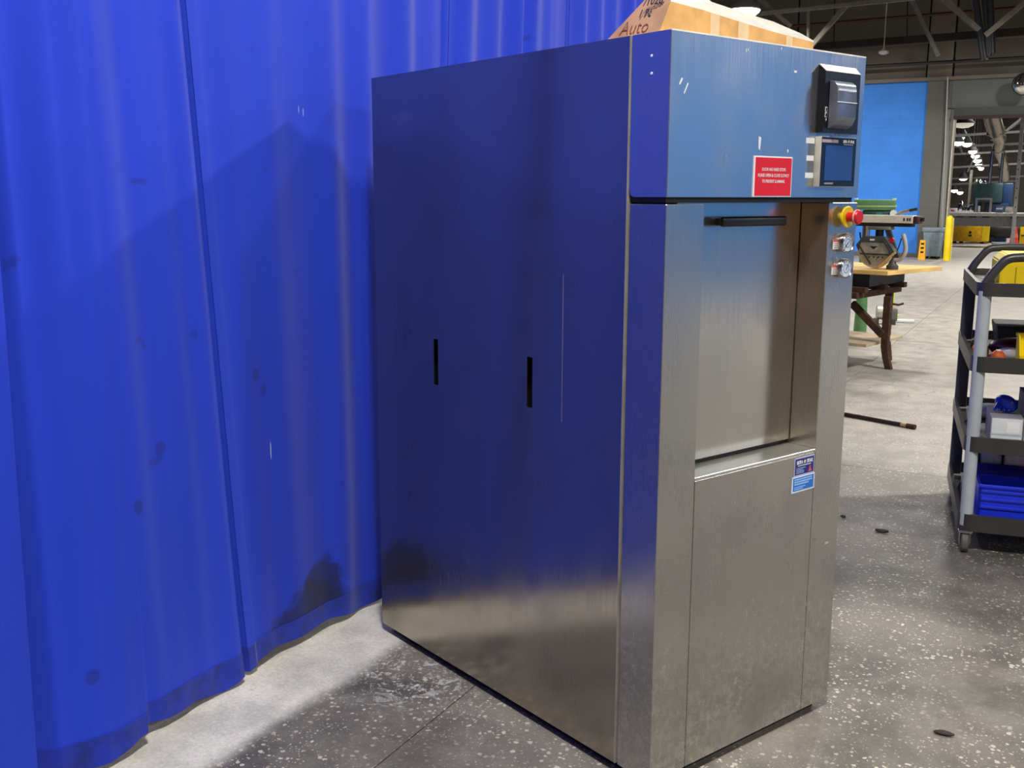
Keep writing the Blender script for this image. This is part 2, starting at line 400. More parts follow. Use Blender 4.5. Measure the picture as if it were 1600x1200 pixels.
for i in range(5):
    z0 = 0
# next hall
struct('wall_next_left', MB().box(-14.2, -14, 28.4, 62, 0, 7.5), MFARW)
struct('wall_next_back', MB().box(-14, 12.5, 62, 62.2, 0, 7.5), MFARW)
struct('wall_next_right', MB().box(12.5, 12.7, 28.4, 62, 0, 7.5), MFARW)
struct('ceiling_next', MB().box(-14, 12.5, 28.4, 62, 7.5, 7.6), MDECK2)

# ------------------------------------------------------------------ roof steel (near the back wall)
def pipe_px(name, a, b, Y, wpx, mat, parent=None, Y2=None, ext=0., round_=True, n=10):
    Y2 = Y if Y2 is None else Y2
    p, q = at(a[0], a[1], Y), at(b[0], b[1], Y2)
    d = (q-p); p = p - d*ext; q = q + d*ext
    w = wpx*((Y+Y2)/2)/F_PX*1.05
    mb = MB()
    if round_: mb.cyl(p, q, w/2, n=n)
    else: mb.bar(p, q, w, w)
    return mb.build(name, mat, parent, smooth=40 if round_ else None)
paintst = M('truss_paint', (108, 102, 92), .7, .0)
tr = thing('roof_truss', at(1400, 40, 24), 'grey steel roof truss crossing above the cabinet with sloping diagonals', 'truss')
tr.location = (0, 0, 0)
pipe_px('bottom_chord', (1190, 21), (1440, -4), 24, 5, paintst, tr, ext=.6, round_=False)
for a, b in (((1322, 9), (1268, 72)), ((1186, -2), (1230, 36)), ((1468, -10), (1523, 40)), ((1600, 5), (1546, 50))):
    pipe_px('diagonal', a, b, 24.1, 6, paintst, tr, ext=.12, round_=False)
for x, w in ((1263, 5), ):
    pipe_px('vertical_post', (x, -25), (x, 62), 24.15, w, paintst, tr)
def beamthing(nm, a, b, Y, w, mat, label, cat, ext=.7, rd=False):
    o = pipe_px(nm, a, b, Y, w, mat, None, ext=ext, round_=rd); tag(o, label, cat); return o
beamthing('purlin', (1275, 73), (1600, 49), 27.3, 9, M('dark_purlin', (20, 18, 20), .7), 'dark steel purlin crossing the upper wall, thickest of the dark horizontals', 'beam')
beamthing('red_pipe', (1235, 41), (1600, 11), 27.2, 4, M('sprinkler_red', (66, 26, 28), .6), 'thin dark red pipe running along the top of the far wall', 'pipe', rd=True)
beamthing('conduit_run', (1352, 104), (1600, 90), 27.4, 4.5, M('dark_conduit', (38, 40, 42), .5), 'thin dark conduit crossing low over the blue wall section', 'pipe', rd=True)
for (x0, y0, y1, lab) in ((1303, -37, 69, 'thin black hanger rod left of the sloping angle brace'), (1417, -47, 60, 'thin black hanger rod at the top of the angle brace')):
    o = pipe_px('hanger_rod', (x0+2, y0), (x0, y1), 27.45, 1.5, matte_black); tag(o, lab, 'rod')
    # small cone at the clamp
ab = pipe_px('angle_brace', (1421, -8), (1466, 86), 26.0, 5.5, M('brace_steel', (122, 122, 126), .4, .5), None, round_=False, ext=.02)
tag(ab, 'long light steel brace slanting down from the roof to the conduit', 'brace')
o = pipe_px('diagonal_strut', (1462, -10), (1526, 46), 25.4, 5, paintst, None, round_=False)
tag(o, 'brown-grey strut slanting behind the bundle of ducts', 'strut')
cb = thing('duct_bundle', (0, 0, 0), 'bundle of dark ducts and conduits dropping from the roof at the top right', 'ducts')
dk = M('duct_dark', (62, 62, 68), .45, .5); dl = M('duct_light', (118, 112, 92), .5, .3)
for (xa, xb, yb, w, mm, nm) in ((1516, 1535, 94, 3, paintst, 'conduit'), (1523, 1538, 92, 10, dk, 'duct'), (1530, 1542, 93, 4.5, dl, 'conduit'), (1538, 1545, 88, 7, dk, 'duct'), (1548, 1550, 84, 9, dk, 'duct')):
    pipe_px(nm, (xa-2, -28), (xb, yb), 26.3, w, mm, cb)
# convex safety mirror
mc = at(1600, 131, 27.2)
cm = thing('convex_mirror', mc, 'round convex safety mirror on the header at the right edge', 'mirror')
MB().lathe((0, 0, 0), (0, -1, 0), [(0, .24), (.04, .235), (.09, .19), (.13, .11), (.145, 0)]).build('mirror_dome', M('mirror_glass', (225, 225, 225), .06, 1.), cm, smooth=60)
MB().lathe((0, 0, 0), (0, 1, 0), [(-.01, .25), (.02, .25), (.05, .1), (.8, .03), (.8, 0)]).build('mirror_bracket', dkgrey, cm, smooth=30)
# conduit on the jamb
o = pipe_px('wall_conduit', (1481, 120), (1470, 404), 27.85, 2.5, M('pale_conduit', (170, 170, 165), .4, .4)); tag(o, 'thin pale conduit down the edge of the dark pilaster', 'conduit')
# sprinkler head
sh = MB().lathe(at(1381, 77, 27.0), (0, 0, -1), [(-2.0, .01), (-.05, .012), (0, .04), (.05, .12), (.09, .12), (.12, .06), (.13, 0)]).build('small_lamp', M('lamp_glass_dim', (205, 198, 190), .4), None, smooth=50)
tag(sh, 'small pale lamp head under the dark purlin', 'lamp')

# ------------------------------------------------------------------ high bay lamps
LENS = M('lamp_lens', (255, 252, 244), .4, emit=(255, 250, 238), es=14)
SHELL = M('lamp_shell', (190, 190, 188), .35, .6)
def high_bay(x, y, z, fac, label):
    t = thing('high_bay_lamp', (x, y, z), label, 'lamp', group='high bay lamps in the hall')
    MB().lathe((0, 0, 0), (0, 0, 1), [(0, .36), (.02, .37), (.12, .31), (.26, .13), (.42, .10), (.44, .02), (7.194-z, .012)]).build('reflector', SHELL, t, smooth=40)
    MB().lathe((0, 0, 0), (0, 0, -1), [(-.02, .345), (.03, .34), (.10, .26), (.14, 0)]).build('lens', LENS, t, smooth=60)
    ld = bpy.data.lights.new('lamp_light', 'AREA'); ld.shape = 'DISK'; ld.size = .5; ld.energy = LAMP_W*fac; ld.color = (1, .965, .91)
    lo = bpy.data.objects.new('lamp_light', ld); COL.objects.link(lo); lo.parent = t; lo.location = (0, 0, -.16)
    return t
for i, (x, y, z, f) in enumerate(LAMPS):
    lab = 'round bright high bay lamp hanging above the cardboard box' if i == 6 else 'round high bay lamp hanging from the hall roof outside the picture'
    high_bay(x, y, z, f, lab)

# ------------------------------------------------------------------ drapes
def sm(a, b, t): t = max(0, min(1, t)); t = t*t*(3-2*t); return a+(b-a)*t
def interp(prof, u):
    for (a, xa), (b, xb) in zip(prof, prof[1:]):
        if u <= b: return sm(xa, xb, (u-a)/(b-a) if b > a else 1)
    return prof[-1][1]
def drape(y0b, y0t, y1b, y1t, prof, label, zbot=.025, ztop=4.2, seed=0, n=230, hem=.075):
    rnd = random.Random(seed)
    ph = [rnd.uniform(0, 6.28) for _ in range(6)]
    def P(u, z):
        k = z/2.0
        y0 = y0b+(y0t-y0b)*k if k < 2.2 else 0; y1 = y1b+(y1t-y1b)*k
        y = y0+(y1-y0)*u
        amp = .62+.38*min(1, z/2.0)
        x = -2.17 + (interp(prof, u)+2.17)*(.7+.3*min(1, k*1.6))
        w = .0025*math.sin(u*31+ph[0]+z*.8)+.0012*math.sin(u*57+ph[1]-z*1.1)+.006*math.sin(u*14+ph[2]+z*.5)
        w *= min(1, u*12)*min(1, (1-u)*12)
        lo = max(0, 1-z/.5)
        x += w*amp + lo*lo*(.008*math.sin(u*19+ph[3]))
        return Vector((x, y, z))
    root = thing('drape', (0, 0, 0), label, 'curtain', group='blue drape panels hanging left of the cabinet')
    def strip(name, mat, zs, off, u0=0, u1=1, nn=n, thick=.002):
        mb = MB(); b = mb.b; f = []; g = []
        for z in zs:
            f.append([]); g.append([])
            for i in range(nn+1):
                u = u0+(u1-u0)*i/nn; p = P(u, z); zz = z
                if z <= zs[0]+1e-6 and name != 'cloth' and u1-u0 > .5:
                    p.z += .012*math.sin(u*9+ph[4])+.006*math.sin(u*23+ph[5])
                f[-1].append(b.verts.new(p+Vector((off, 0, 0)))); g[-1].append(b.verts.new(p+Vector((off-thick, 0, 0))))
        R = len(zs)
        for r in range(R-1):
            for i in range(nn):
                b.faces.new((f[r][i], f[r][i+1], f[r+1][i+1], f[r+1][i])); b.faces.new((g[r][i+1], g[r][i], g[r+1][i], g[r+1][i+1]))
            b.faces.new((f[r][0], f[r+1][0], g[r+1][0], g[r][0])); b.faces.new((f[r+1][nn], f[r][nn], g[r][nn], g[r+1][nn]))
        for i in range(nn):
            b.faces.new((f[0][i+1], f[0][i], g[0][i], g[0][i+1])); b.faces.new((f[R-1][i], f[R-1][i+1], g[R-1][i+1], g[R-1][i]))
        o = mb.build(name, mat, root, smooth=38); return o
    zz = [zbot+hem-.004]+[zbot+hem+(ztop-zbot-hem)*i/26 for i in range(1, 27)]
    strip('cloth', MDRAPE, zz, 0)
    strip('hem', MHEM, [zbot, zbot+hem*.5, zbot+hem], .003)
    strip('edge_hem', MDRAPE, zz, .003, .054, .084, 6)
    return root
P1 = [(0, -2.32), (.10, -2.29), (.20, -2.17), (.34, -2.112), (.44, -2.093), (.488, -2.09), (.494, -2.13), (.545, -2.15), (.65, -2.165), (.85, -2.15), (.97, -2.148), (1, -2.152)]
P2 = [(0, -2.31), (.048, -2.31), (.053, -2.184), (.083, -2.184), (.095, -2.197), (.17, -2.187), (.29, -2.170), (.40, -2.188), (.50, -2.162), (.57, -2.176), (.65, -2.152), (.74, -2.174), (.81, -2.152), (.88, -2.175), (.96, -2.165), (1, -2.168)]
def rp(seed, deep=.05):
    r = random.Random(seed); out = [(0, -2.21)]; u = .05; k = 0
    while u < .93:
        out.append((u, -2.17 + (deep*r.uniform(.35, 1) if k % 2 else -deep*r.uniform(0, .5)))); u += r.uniform(.05, .12); k += 1
    out.append((1, -2.165)); return out
drape(1.47, 1.46, 2.275, 2.15, P1, 'blue drape panel with a deep sharp fold, second from the left edge', seed=1)
drape(2.255, 2.125, 3.42, 3.49, P2, 'wide blue drape panel with the big dark stain at its foot', seed=2)
drape(3.37, 3.51, 4.5, 4.58, rp(5, .03), 'blue drape panel rising directly behind the cabinet', seed=3)
drape(4.5, 4.60, 5.7, 5.7, rp(6, .03), 'farthest blue drape panel, behind the cardboard box', seed=4)
drape(.30, .30, 1.505, 1.50, [(0, -2.2), (.2, -2.12), (.4, -2.18), (.6, -2.11), (.8, -2.15), (.95, -2.085), (1, -2.08)], 'blue drape panel at the left edge beside the dark gap', seed=5)
drape(-.8, -.8, .32, .32, rp(8, .05), 'blue drape panel outside the left edge of the picture', seed=6)
drape(-2.0, -2.0, -.78, -.78, rp(9, .05), 'blue drape panel outside the picture behind the camera', seed=7)
rl = MB().cyl((-2.17, -2.0, 4.235), (-2.17, 5.75, 4.235), .025).build('drape_rail', chrome, None, smooth=40); tag(rl, 'steel rail carrying the blue drapes above the picture', 'rail')

# ================================================================== THE CABINET
CA = 1.1609
cab = thing('sterilizer_cabinet', (-.8204, 2.2935, 0), 'tall brushed stainless steel sterilizer cabinet standing in front of the blue drapes', 'cabinet', rz=CA)
UX = Vector((math.cos(CA), math.sin(CA), 0)); UY = Vector((-math.sin(CA), math.cos(CA), 0)); CO = Vector((-.8204, 2.2935, 0))
def loc_on_front(px, py, d):     # cabinet coordinates of the point seen at (px,py) in the plane y=d
    r = ray(px, py); t = ((CO+UY*d-EYEV).dot(UY))/r.dot(UY); P = EYEV+r*t-CO; return Vector((P.dot(UX), P.dot(UY), P.z))
W, D, T = .756, 1.289, 1.8655
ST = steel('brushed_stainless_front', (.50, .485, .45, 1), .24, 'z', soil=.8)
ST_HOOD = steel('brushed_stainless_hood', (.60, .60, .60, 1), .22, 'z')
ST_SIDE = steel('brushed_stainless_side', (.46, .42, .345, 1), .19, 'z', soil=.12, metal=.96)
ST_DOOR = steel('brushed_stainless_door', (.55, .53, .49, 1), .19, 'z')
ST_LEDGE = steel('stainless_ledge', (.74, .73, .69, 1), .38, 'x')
slots = [(.489-.012, .489+.012, .927, 1.067), (.942-.012, .942+.012, .925, 1.067)]
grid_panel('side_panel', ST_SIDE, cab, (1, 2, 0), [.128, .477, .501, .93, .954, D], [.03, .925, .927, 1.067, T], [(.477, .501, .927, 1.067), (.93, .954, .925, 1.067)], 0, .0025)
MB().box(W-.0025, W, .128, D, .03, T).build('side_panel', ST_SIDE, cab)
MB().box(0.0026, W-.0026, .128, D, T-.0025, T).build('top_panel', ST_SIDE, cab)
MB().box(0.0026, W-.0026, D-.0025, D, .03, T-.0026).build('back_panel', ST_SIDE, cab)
MB().box(.03, W-.03, .15, D-.03, .04, T-.03).build('inner_chassis', matte_black, cab)
MB().box(.03, W-.03, .03, D-.03, 0.0, .035).build('plinth', matte_black, cab)
# thin folded edge of the side panel, light on the seam painted in as a pale colour
MB().box(-.0012, .014, .1262, .129, .03, T).build('panel_flange', M('painted_seam_glint', (176, 170, 158), .5, .3), cab)
# hood
hp = [(0, T), (.1215, T), (.1215, 1.5155)]
for i in range(1, 6):
    a = i/6*PI/2; hp.append((.1215-.018*(1-math.cos(a)), 1.5155-.018*math.sin(a)))
hp += [(.1035, 1.4975), (0, 1.4975)]
mb = MB(); mb.prism([Vector((0, y, z)) for y, z in hp], (0, 0, 0), (W, 0, 0))
bmesh.ops.bevel(mb.b, geom=[e for e in mb.b.edges if all(v.co.y < .0005 for v in e.verts)], offset=.0015, segments=2, affect='EDGES')
mb.build('hood', ST_HOOD, cab)
MB().box(.002, W-.002, -.0006, .004, T-.002, T+.0016).build('hood_top_gleam', M('painted_edge_gleam', (240, 238, 228), .5), cab)  # white strip: the lamp's gleam along the hood's top edge, painted as colour
MB().box(.01, W-.01, .012, .128, 1.4845, 1.50).build('hood_gap_shadow_frame', matte_black, cab)
# lower front: columns, lower panel, recess, door
def fp(name, x0, x1, z0, z1, y0=0, y1=.118, mat=ST, bev=.0012): return MB().box(x0, x1, y0, y1, z0, z1, bev, 1).build(name, mat, cab)
fp('left_column', 0, .1305, .03, 1.481)
fp('lower_panel', .1325, .6265, .03, .803)
fp('right_column', .6285, W, .03, 1.484)
MB().box(.1315, .628, .0, .118, .8035, .811, .001, 1).build('ledge', ST_LEDGE, cab)
MB().box(.1306, .1316, .002, .095, .815, 1.481).build('left_reveal', ST_DOOR, cab)
MB().box(.6268, .6284, .0005, .098, .8125, 1.481).build('right_reveal', steel('stainless_reveal', (.56, .52, .45, 1), .2, 'z'), cab)
MB().box(.13, .6268, .1, .118, .812, 1.49).build('door_slot', matte_black, cab)
dr = MB().box(.132, .6235, .088, .098, .8235, 1.488, .001, 1).build('door', ST_DOOR, cab)
h = MB().box(.262, .522, .052, .068, 1.424, 1.449, .007, 3).box(.275, .300, .06, .09, 1.428, 1.445).box(.485, .510, .06, .09, 1.428, 1.445)
h.build('door_handle', M('handle_black', (20, 21, 24), .35), dr, smooth=40)
# rivets / paint chips on the hood side
chip = M('bare_white_chip', (230, 232, 235), .6, var=.02)
for y, z in ((.059, 1.814), (.058, 1.775)):
    MB().lathe((0, y, z), (-1, 0, 0), [(0, .0035), (.0012, .003), (.0016, 0)], 10).build('rivet', chip, cab, smooth=50)
mb = MB().box(-.0006, .0004, .3535, .3547, .91, 1.30)
mb.build('scratch', M('scratch_pale', (130, 130, 160), .5), cab)
def fleck(px, py, w, h, slant=0):
    c = loc_on_front(px, py, 0); k = MB()
    k.prism([Vector((c.x-w/2+slant, -.0007, c.z+h/2)), Vector((c.x+w/2+slant, -.0007, c.z+h/2*.8)), Vector((c.x+w*.2-slant, -.0007, c.z-h/2)), Vector((c.x-w*.4-slant, -.0007, c.z-h*.4))], (0, 0, 0), (0, .0012, 0))
    k.build('paint_chip', chip, cab)
for a in ((1064, 127, .004, .016, .004), (1072, 138, .0015, .026, .006), (1166, 79, .002, .008), (1169, 78, .0015, .006), (1221, 76, .002, .006), (1243, 112, .012, .006), (1187, 224, .009, .034), (1231, 236, .004, .008)):
    fleck(*a)
# red warning sign
sg = MB().box(.305, .456, -.0025, 0, 1.4985, 1.598, .0005).build('warning_sign', white_ink, cab, label='red warning sign with a white edge and three lines of white lettering')
MB().box(.309, .4525, -.0032, -.002, 1.5015, 1.5945).build('red_face', M('sign_red', (226, 12, 38), .4, var=.02), sg)
for i, s in enumerate(('DOOR HAS HARD STOPS', 'PLEASE OPEN & CLOSE SLOWLY', 'TO PREVENT SLAMMING')):
    text_mesh('sign_lettering', s, .0108, white_ink, sg, (.381, -.0034, 1.5655-i*.0145), (1, 0, 0), (0, 0, 1), sx=(.77, .80, .75)[i], bold=.0002, ex=.0003)
# chart printer
pr = MB().hexa([(.549, 0, 1.662), (.708, 0, 1.662), (.703, -.021, 1.662), (.5495, -.021, 1.662), (.549, 0, 1.832), (.708, 0, 1.832), (.703, -.021, 1.8135), (.5495, -.021, 1.8135)])
pr = pr.build('printer', M('printer_black', (22, 24, 30), .3), cab)
MB().prism([Vector((.550, -.0016, 1.8325)), Vector((.707, -.0016, 1.8325)), Vector((.7025, -.0216, 1.8145)), Vector((.5505, -.0216, 1.8145))], (0, 0, 0), (0, -.0003, .0012)).build('printer_top_bevel', M('printer_bevel', (222, 222, 214), .35), pr)
prof = [(-.021, 1.792), (-.036, 1.790), (-.046, 1.780), (-.049, 1.765), (-.049, 1.738), (-.050, 1.700), (-.040, 1.680), (-.021, 1.672)]
mb = MB(); mb.prism([Vector((.568, y, z)) for y, z in prof], (0, 0, 0), (.082, 0, 0))
bmesh.ops.bevel(mb.b, geom=[e for e in mb.b.edges], offset=.002, segments=1, affect='EDGES')
mb.build('printer_lid', M('smoked_plastic', (128, 134, 148), .28, .6, var=.1), pr, smooth=35)
MB().box(.567, .651, -.0505, -.048, 1.7365, 1.7385).build('lid_edge_line', white_ink, pr)
for z in (1.720, 1.706):
    MB().box(.5555, .5645, -.0216, -.0208, z-.006, z+.006, .0002, 1).build('button_outline', white_ink, pr)
    MB().box(.5570, .5630, -.0221, -.0214, z-.0042, z+.0042).build('feed_button', black, pr)
MB().prism([Vector((.5575, -.0216, 1.697)), Vector((.5625, -.0216, 1.697)), Vector((.560, -.0216, 1.690))], (0, 0, 0), (0, -.0006, 0)).build('arrow_mark', white_ink, pr)
# touch screen terminal
ts = MB().box(.549, .704, -.0195, 0, 1.525, 1.653, .0015).build('touch_screen', M('terminal_grey', (192, 188, 178), .4, .2), cab, smooth=30)
MB().box(.5505, .7025, -.0205, -.019, 1.5265, 1.6515).build('screen_bezel', M('bezel_black', (20, 28, 44), .25), ts)
MB().box(.551, .620, -.0212, -.0203, 1.6375, 1.6455).build('bezel_stripe', M('bezel_stripe_pale', (178, 160, 168), .5), ts)
MB().box(.567, .688, -.0212, -.0203, 1.5415, 1.6310).build('display', M('dead_display', (60, 88, 140), .12, .35, var=.02), ts)
text_mesh('brand_lettering', 'BETA \u2605 STAR', .0098, white_ink, ts, (.666, -.021, 1.6415), (1, 0, 0), (0, 0, 1), sx=.82, bold=.0005, ex=.0008)
MB().box(.646, .688, -.0212, -.0203, 1.6335, 1.6355).build('brand_underline', M('pale_print', (180, 184, 196), .5), ts)
text_mesh('maker_lettering', 'ALLEN-BRADLEY', .0062, M('pale_print', (180, 184, 196)), ts, (.587, -.021, 1.5335), (1, 0, 0), (0, 0, 1), sx=.85, bold=.0002, ex=.0008)
print_lines('small_print', M('pale_print', (180, 184, 196)), ts, .668, (.017, .015), .5355, .0038, .0022, -.0210)
for i, (x0, z0, w, s) in enumerate(((.512, 1.6345, .0345, 'CYCLE'), (.517, 1.5905, .030, 'DOOR'), (.515, 1.547, .033, 'STOP'))):
    lb = MB().box(x0, x0+w, -.0008, 0, z0, z0+.0135).build('print_label', white_ink, cab)
for i in range(2):
    MB().box(.522, .546, -.0004, 0, 1.604+i*-.043, 1.634+i*-.043).build('label_residue', M('residue_grey', (120, 128, 140), .5, .5), cab)
# emergency stop
es = MB().lathe((.690, 0, 1.446), (0, -1, 0), [(0, .012), (.013, .012), (.0135, .0285), (.017, .0285), (.0185, .027), (.0175, .018), (.0175, 0)], 36).build('emergency_stop', M('estop_yellow', (240, 205, 20), .4), cab, smooth=40, label='yellow round emergency stop with a red mushroom button')
MB().lathe((.690, -.019, 1.446), (0, -1, 0), [(0, .013), (.016, .0125), (.02, .018), (.024, .0195), (.030, .0195), (.034, .0165), (.0345, 0)], 32).build('push_button', red, es, smooth=50)
MB().lathe((.690, -.019, 1.446), (0, -1, 0), [(.0235, .0196), (.0245, .0203), (.0275, .0203), (.0285, .0196)], 32).build('button_rim', M('rim_pink', (240, 170, 170), .4), es, smooth=50)
# gauges
def gauge(x, z, ang, lab):
    g = MB().lathe((x, 0, z), (0, -1, 0), [(0, .021), (.006, .021), (.008, .0265), (.020, .0268), (.0225, .0255), (.021, .0225), (.019, .0222), (.019, 0)], 36).build('pressure_gauge', chrome, cab, smooth=40, label=lab)
    MB().lathe((x, -.0191, z), (0, -1, 0), [(0, .0222), (.0004, .022), (.0004, 0)], 32).build('dial', M('dial_white', (205, 215, 228), .35), g)
    MB().lathe((x, -.0194, z), (0, -1, 0), [(.0, .012), (.0005, .012), (.0005, .0105), (.0, .0105)], 28).build('scale_ring', M('scale_blue', (70, 90, 150), .5), g)
    for k in range(9):
        a = math.radians(-135+k*33.75); s_, c_ = math.sin(a), math.cos(a)
        MB().bar((x+s_*.016, -.0199, z+c_*.016), (x+s_*.020, -.0199, z+c_*.020), .001, .0004, (0, 1, 0)).build('tick', matte_black, g)
    s_, c_ = math.sin(ang), math.cos(ang)
    MB().bar((x-s_*.005, -.0203, z-c_*.005), (x+s_*.016, -.0203, z+c_*.016), .0016, .0006, (0, 1, 0)).build('needle', matte_black, g)
gauge(.693, 1.3765, -2.3, 'upper round steel pressure gauge')
gauge(.692, 1.3075, .6, 'lower round steel pressure gauge')
for z, s in ((1.373, 'CHAMBER\nPRESSURE'), (1.3045, 'JACKET\nPRESSURE')):
    lb = MB().box(.654, .685, -.001, 0, z-.0135, z+.0135).build('gauge_label', white_ink, cab)
    MB().box(.654, .685, -.0014, -.0004, z+.007, z+.0135).build('label_band', M('label_red', (220, 80, 70), .5), lb)
    print_lines('label_print', M('label_ink', (200, 140, 140), .5), lb, .658, (.023, .019, .021), z+.0025, .0055, .0018, -.0011)
# stickers
s1 = MB().box(.5345, .6235, -.0010, 0, .746, .7965).build('service_sticker', M('sticker_edge', (190, 195, 225), .4), cab, label='purple blue sticker with white lettering and a small red mark')
MB().box(.5375, .6205, -.0014, -.0008, .749, .7935).build('sticker_face', M('sticker_purple', (34, 34, 120), .4, var=.03), s1)
text_mesh('sticker_lettering', 'BETA \u2605 STAR', .0140, white_ink, s1, (.579, -.0014, .7825), (1, 0, 0), (0, 0, 1), sx=.82, bold=.0006)
print_lines('small_print', white_ink, s1, .549, (.058,), .7735, .004, .0022)
print_lines('small_print', M('sticker_pale', (150, 180, 225), .5), s1, .543, (.040, .030, .038, .034), .7665, .0043, .0024)
MB().prism([Vector((.602, -.0016, .768)), Vector((.607, -.0016, .768)), Vector((.607, -.0016, .762)), Vector((.613, -.0016, .752)), Vector((.596, -.0016, .752)), Vector((.602, -.0016, .762))], (0, 0, 0), (0, .0004, 0)).build('red_mark', M('mark_red', (225, 90, 110), .5), s1)
s2 = MB().box(.5275, .6285, -.0010, 0, .699, .7445).build('notice_sticker', M('sticker_edge2', (225, 235, 250), .4), cab, label='bright blue sticker with a white border, below the purple one')
MB().box(.532, .624, -.0014, -.0008, .7035, .7405).build('sticker_face', M('sticker_blue', (40, 110, 205), .4, var=.03), s2)
print_lines('small_print', M('sticker_pale2', (150, 198, 248), .5), s2, .537, (.078, .080, .066), .7355, .0068, .0042)
print_lines('small_print', M('sticker_pale2', (150, 198, 248), .5), s2, .537, (.050, .042), .7135, .0055, .0028)

# ------------------------------------------------------------------ carton on the cabinet top (cabinet coordinates)
CARD = M('cardboard', (224, 172, 102), .8, var=.1, nscale=14, bump=.1)
CARDEND = M('cardboard_end', (172, 132, 100), .85, var=.1, nscale=14, bump=.1)
TAPE = M('white_film_glare', (226, 220, 208), .3, var=.06, nscale=25)  # pale film over the carton top, with its glare put into the colour
bx = thing('cardboard_box', CO, 'long crushed cardboard box under white film, lying on the cabinet top', 'box', rz=CA)
zt = T+.0018
low = []; near = []; ridge = []; back = []
NS = [(1048, 2), (1100, 16), (1147, 31), (1209, 50), (1256, 62), (1271, 66)]
for i, (px, py) in enumerate(NS):
    near.append(loc_on_front(px, py, .085))
RG = [(1060, -38), (1112, 3), (1160, 19), (1209, 34), (1253, 53), (1272, 64)]
for i, (px, py) in enumerate(RG):
    ridge.append(loc_on_front(px, py, .155 if i < 5 else .12))
low = [Vector((p.x-(.038 if i == 0 else .0), .085, zt)) for i, p in enumerate(near)]
backt = [Vector((p.x, p.y+.055, p.z-.006)) for p in ridge]
backb = [Vector((l.x-.02, q.y+.03, zt)) for l, q in zip(low, backt)]
mb = MB(); b = mb.b
rows = [[b.verts.new(p) for p in r] for r in (low, near, ridge, backt, backb)]
for k in range(5):
    r0, r1 = rows[k], rows[(k+1) % 5]
    for i in range(5):
        f = b.faces.new((r0[i], r0[i+1], r1[i+1], r1[i])); f.material_index = {0: 0, 1: 2, 2: 2, 3: 0, 4: 0}[k]
f = b.faces.new([r[0] for r in rows]); f.material_index = 1
f = b.faces.new([r[5] for r in rows][::-1]); f.material_index = 2
mb.build('carton_body', [CARD, CARDEND, TAPE], bx)
# tape strips on the long face
for (a, c) in ((.24, .30), (.42, .47), (.68, .72)):
    def on(u, v):
        L0 = low[0].lerp(low[5], u); 
        s = u*5; i = min(4, int(s)); N0 = near[i].lerp(near[i+1], s-i); xx = N0.x
        return Vector((xx, .084, zt+(N0.z-zt)*v))
    MB().prism([on(a, 0), on(c, 0), on(c, .98), on(a, .98)], (0, 0, 0), (0, -.0012, 0)).build('tape_strip', M('tape_matte', (228, 196, 148), .3, var=.08), bx)
# handwriting on the end face
e0 = low[0]; eu = (near[0]-low[0]); er = (low[0]-backb[0]).normalized(); en = er.cross(eu).normalized()
eun = (eu - er*eu.dot(er)).normalized()
ink = M('marker_black', (36, 34, 44), .6); inkr = M('marker_red_brown', (128, 58, 48), .6)
def onend(a, h): return e0 - er*a + eu.normalized()*h + en*.0012
ns_ = 1 if en.x < 0 else -1
text_mesh('marker_writing', '1 Pc', .030, ink, bx, onend(.062, .062), er, eu, sx=.72, bold=.0006, ex=.0006)
text_mesh('marker_writing', '/1028', .034, ink, bx, onend(.050, .094), er, eu, sx=.72, bold=.0008, ex=.0006)
text_mesh('marker_writing', 'Auto', .052, inkr, bx, onend(.078, .026), er, eu, sx=.8, bold=-.0006, ex=.0006)

# ================================================================== SERVICE CART
ca = math.radians(8)
cart = thing('utility_cart', (-.285, 4.68, 0), 'black and grey four-shelf service cart loaded with bins, at the right edge', 'cart', rz=ca)
CW, CD = .98, .90       # local x along front, y depth
post_f = M('cart_post_grey', (176, 184, 190), .5, var=.04); post_b = M('cart_post_dark', (54, 58, 70), .5)
rubber = M('cart_black', (56, 55, 55), .38, spec=.7, var=.1, nscale=9); shelfm = M('cart_shelf_grey', (112, 108, 104), .6)
def rr(x0, x1, y0, y1, r, n=5):
    pts = []
    for cx, cy, a0 in ((x1-r, y0+r, -PI/2), (x1-r, y1-r, 0), (x0+r, y1-r, PI/2), (x0+r, y0+r, PI)):
        for i in range(n+1):
            a = a0+PI/2*i/n; pts.append((cx+r*math.cos(a), cy+r*math.sin(a)))
    return pts
def tray(name, z0, z1):
    o_ = rr(-.035, CW+.035, -.035, CD+.035, .06); i_ = rr(-.02, CW+.02, -.02, CD+.02, .05)
    mb = MB(); b = mb.b; n = len(o_)
    A = [b.verts.new((x, y, z0)) for x, y in o_]; B = [b.verts.new((x, y, z1)) for x, y in o_]
    C = [b.verts.new((x, y, z1)) for x, y in i_]; E = [b.verts.new((x, y, z0+.022)) for x, y in i_]
    for i in range(n):
        j = (i+1) % n
        b.faces.new((A[i], A[j], B[j], B[i])); b.faces.new((B[i], B[j], C[j], C[i])); b.faces.new((C[i], C[j], E[j], E[i]))
    b.faces.new(A[::-1]); f = b.faces.new(E); f.material_index = 1
    return mb.build(name, [rubber, shelfm], cart, smooth=35)
for z0, z1 in ((.10, .172), (.445, .51), (.785, .85), (1.10, 1.155)): tray('shelf_tray', z0, z1)
for x in (0, CW):
    for y in (0, CD):
        if y == 0: MB().cyl((x, y, .12), (x, y, 1.12), .026, n=18).build('corner_post', post_f, cart, smooth=40)
        else: MB().box(x-.028, x+.028, y-.02, y+.02, .12, 1.12, .006).build('corner_post', post_b, cart, smooth=30)
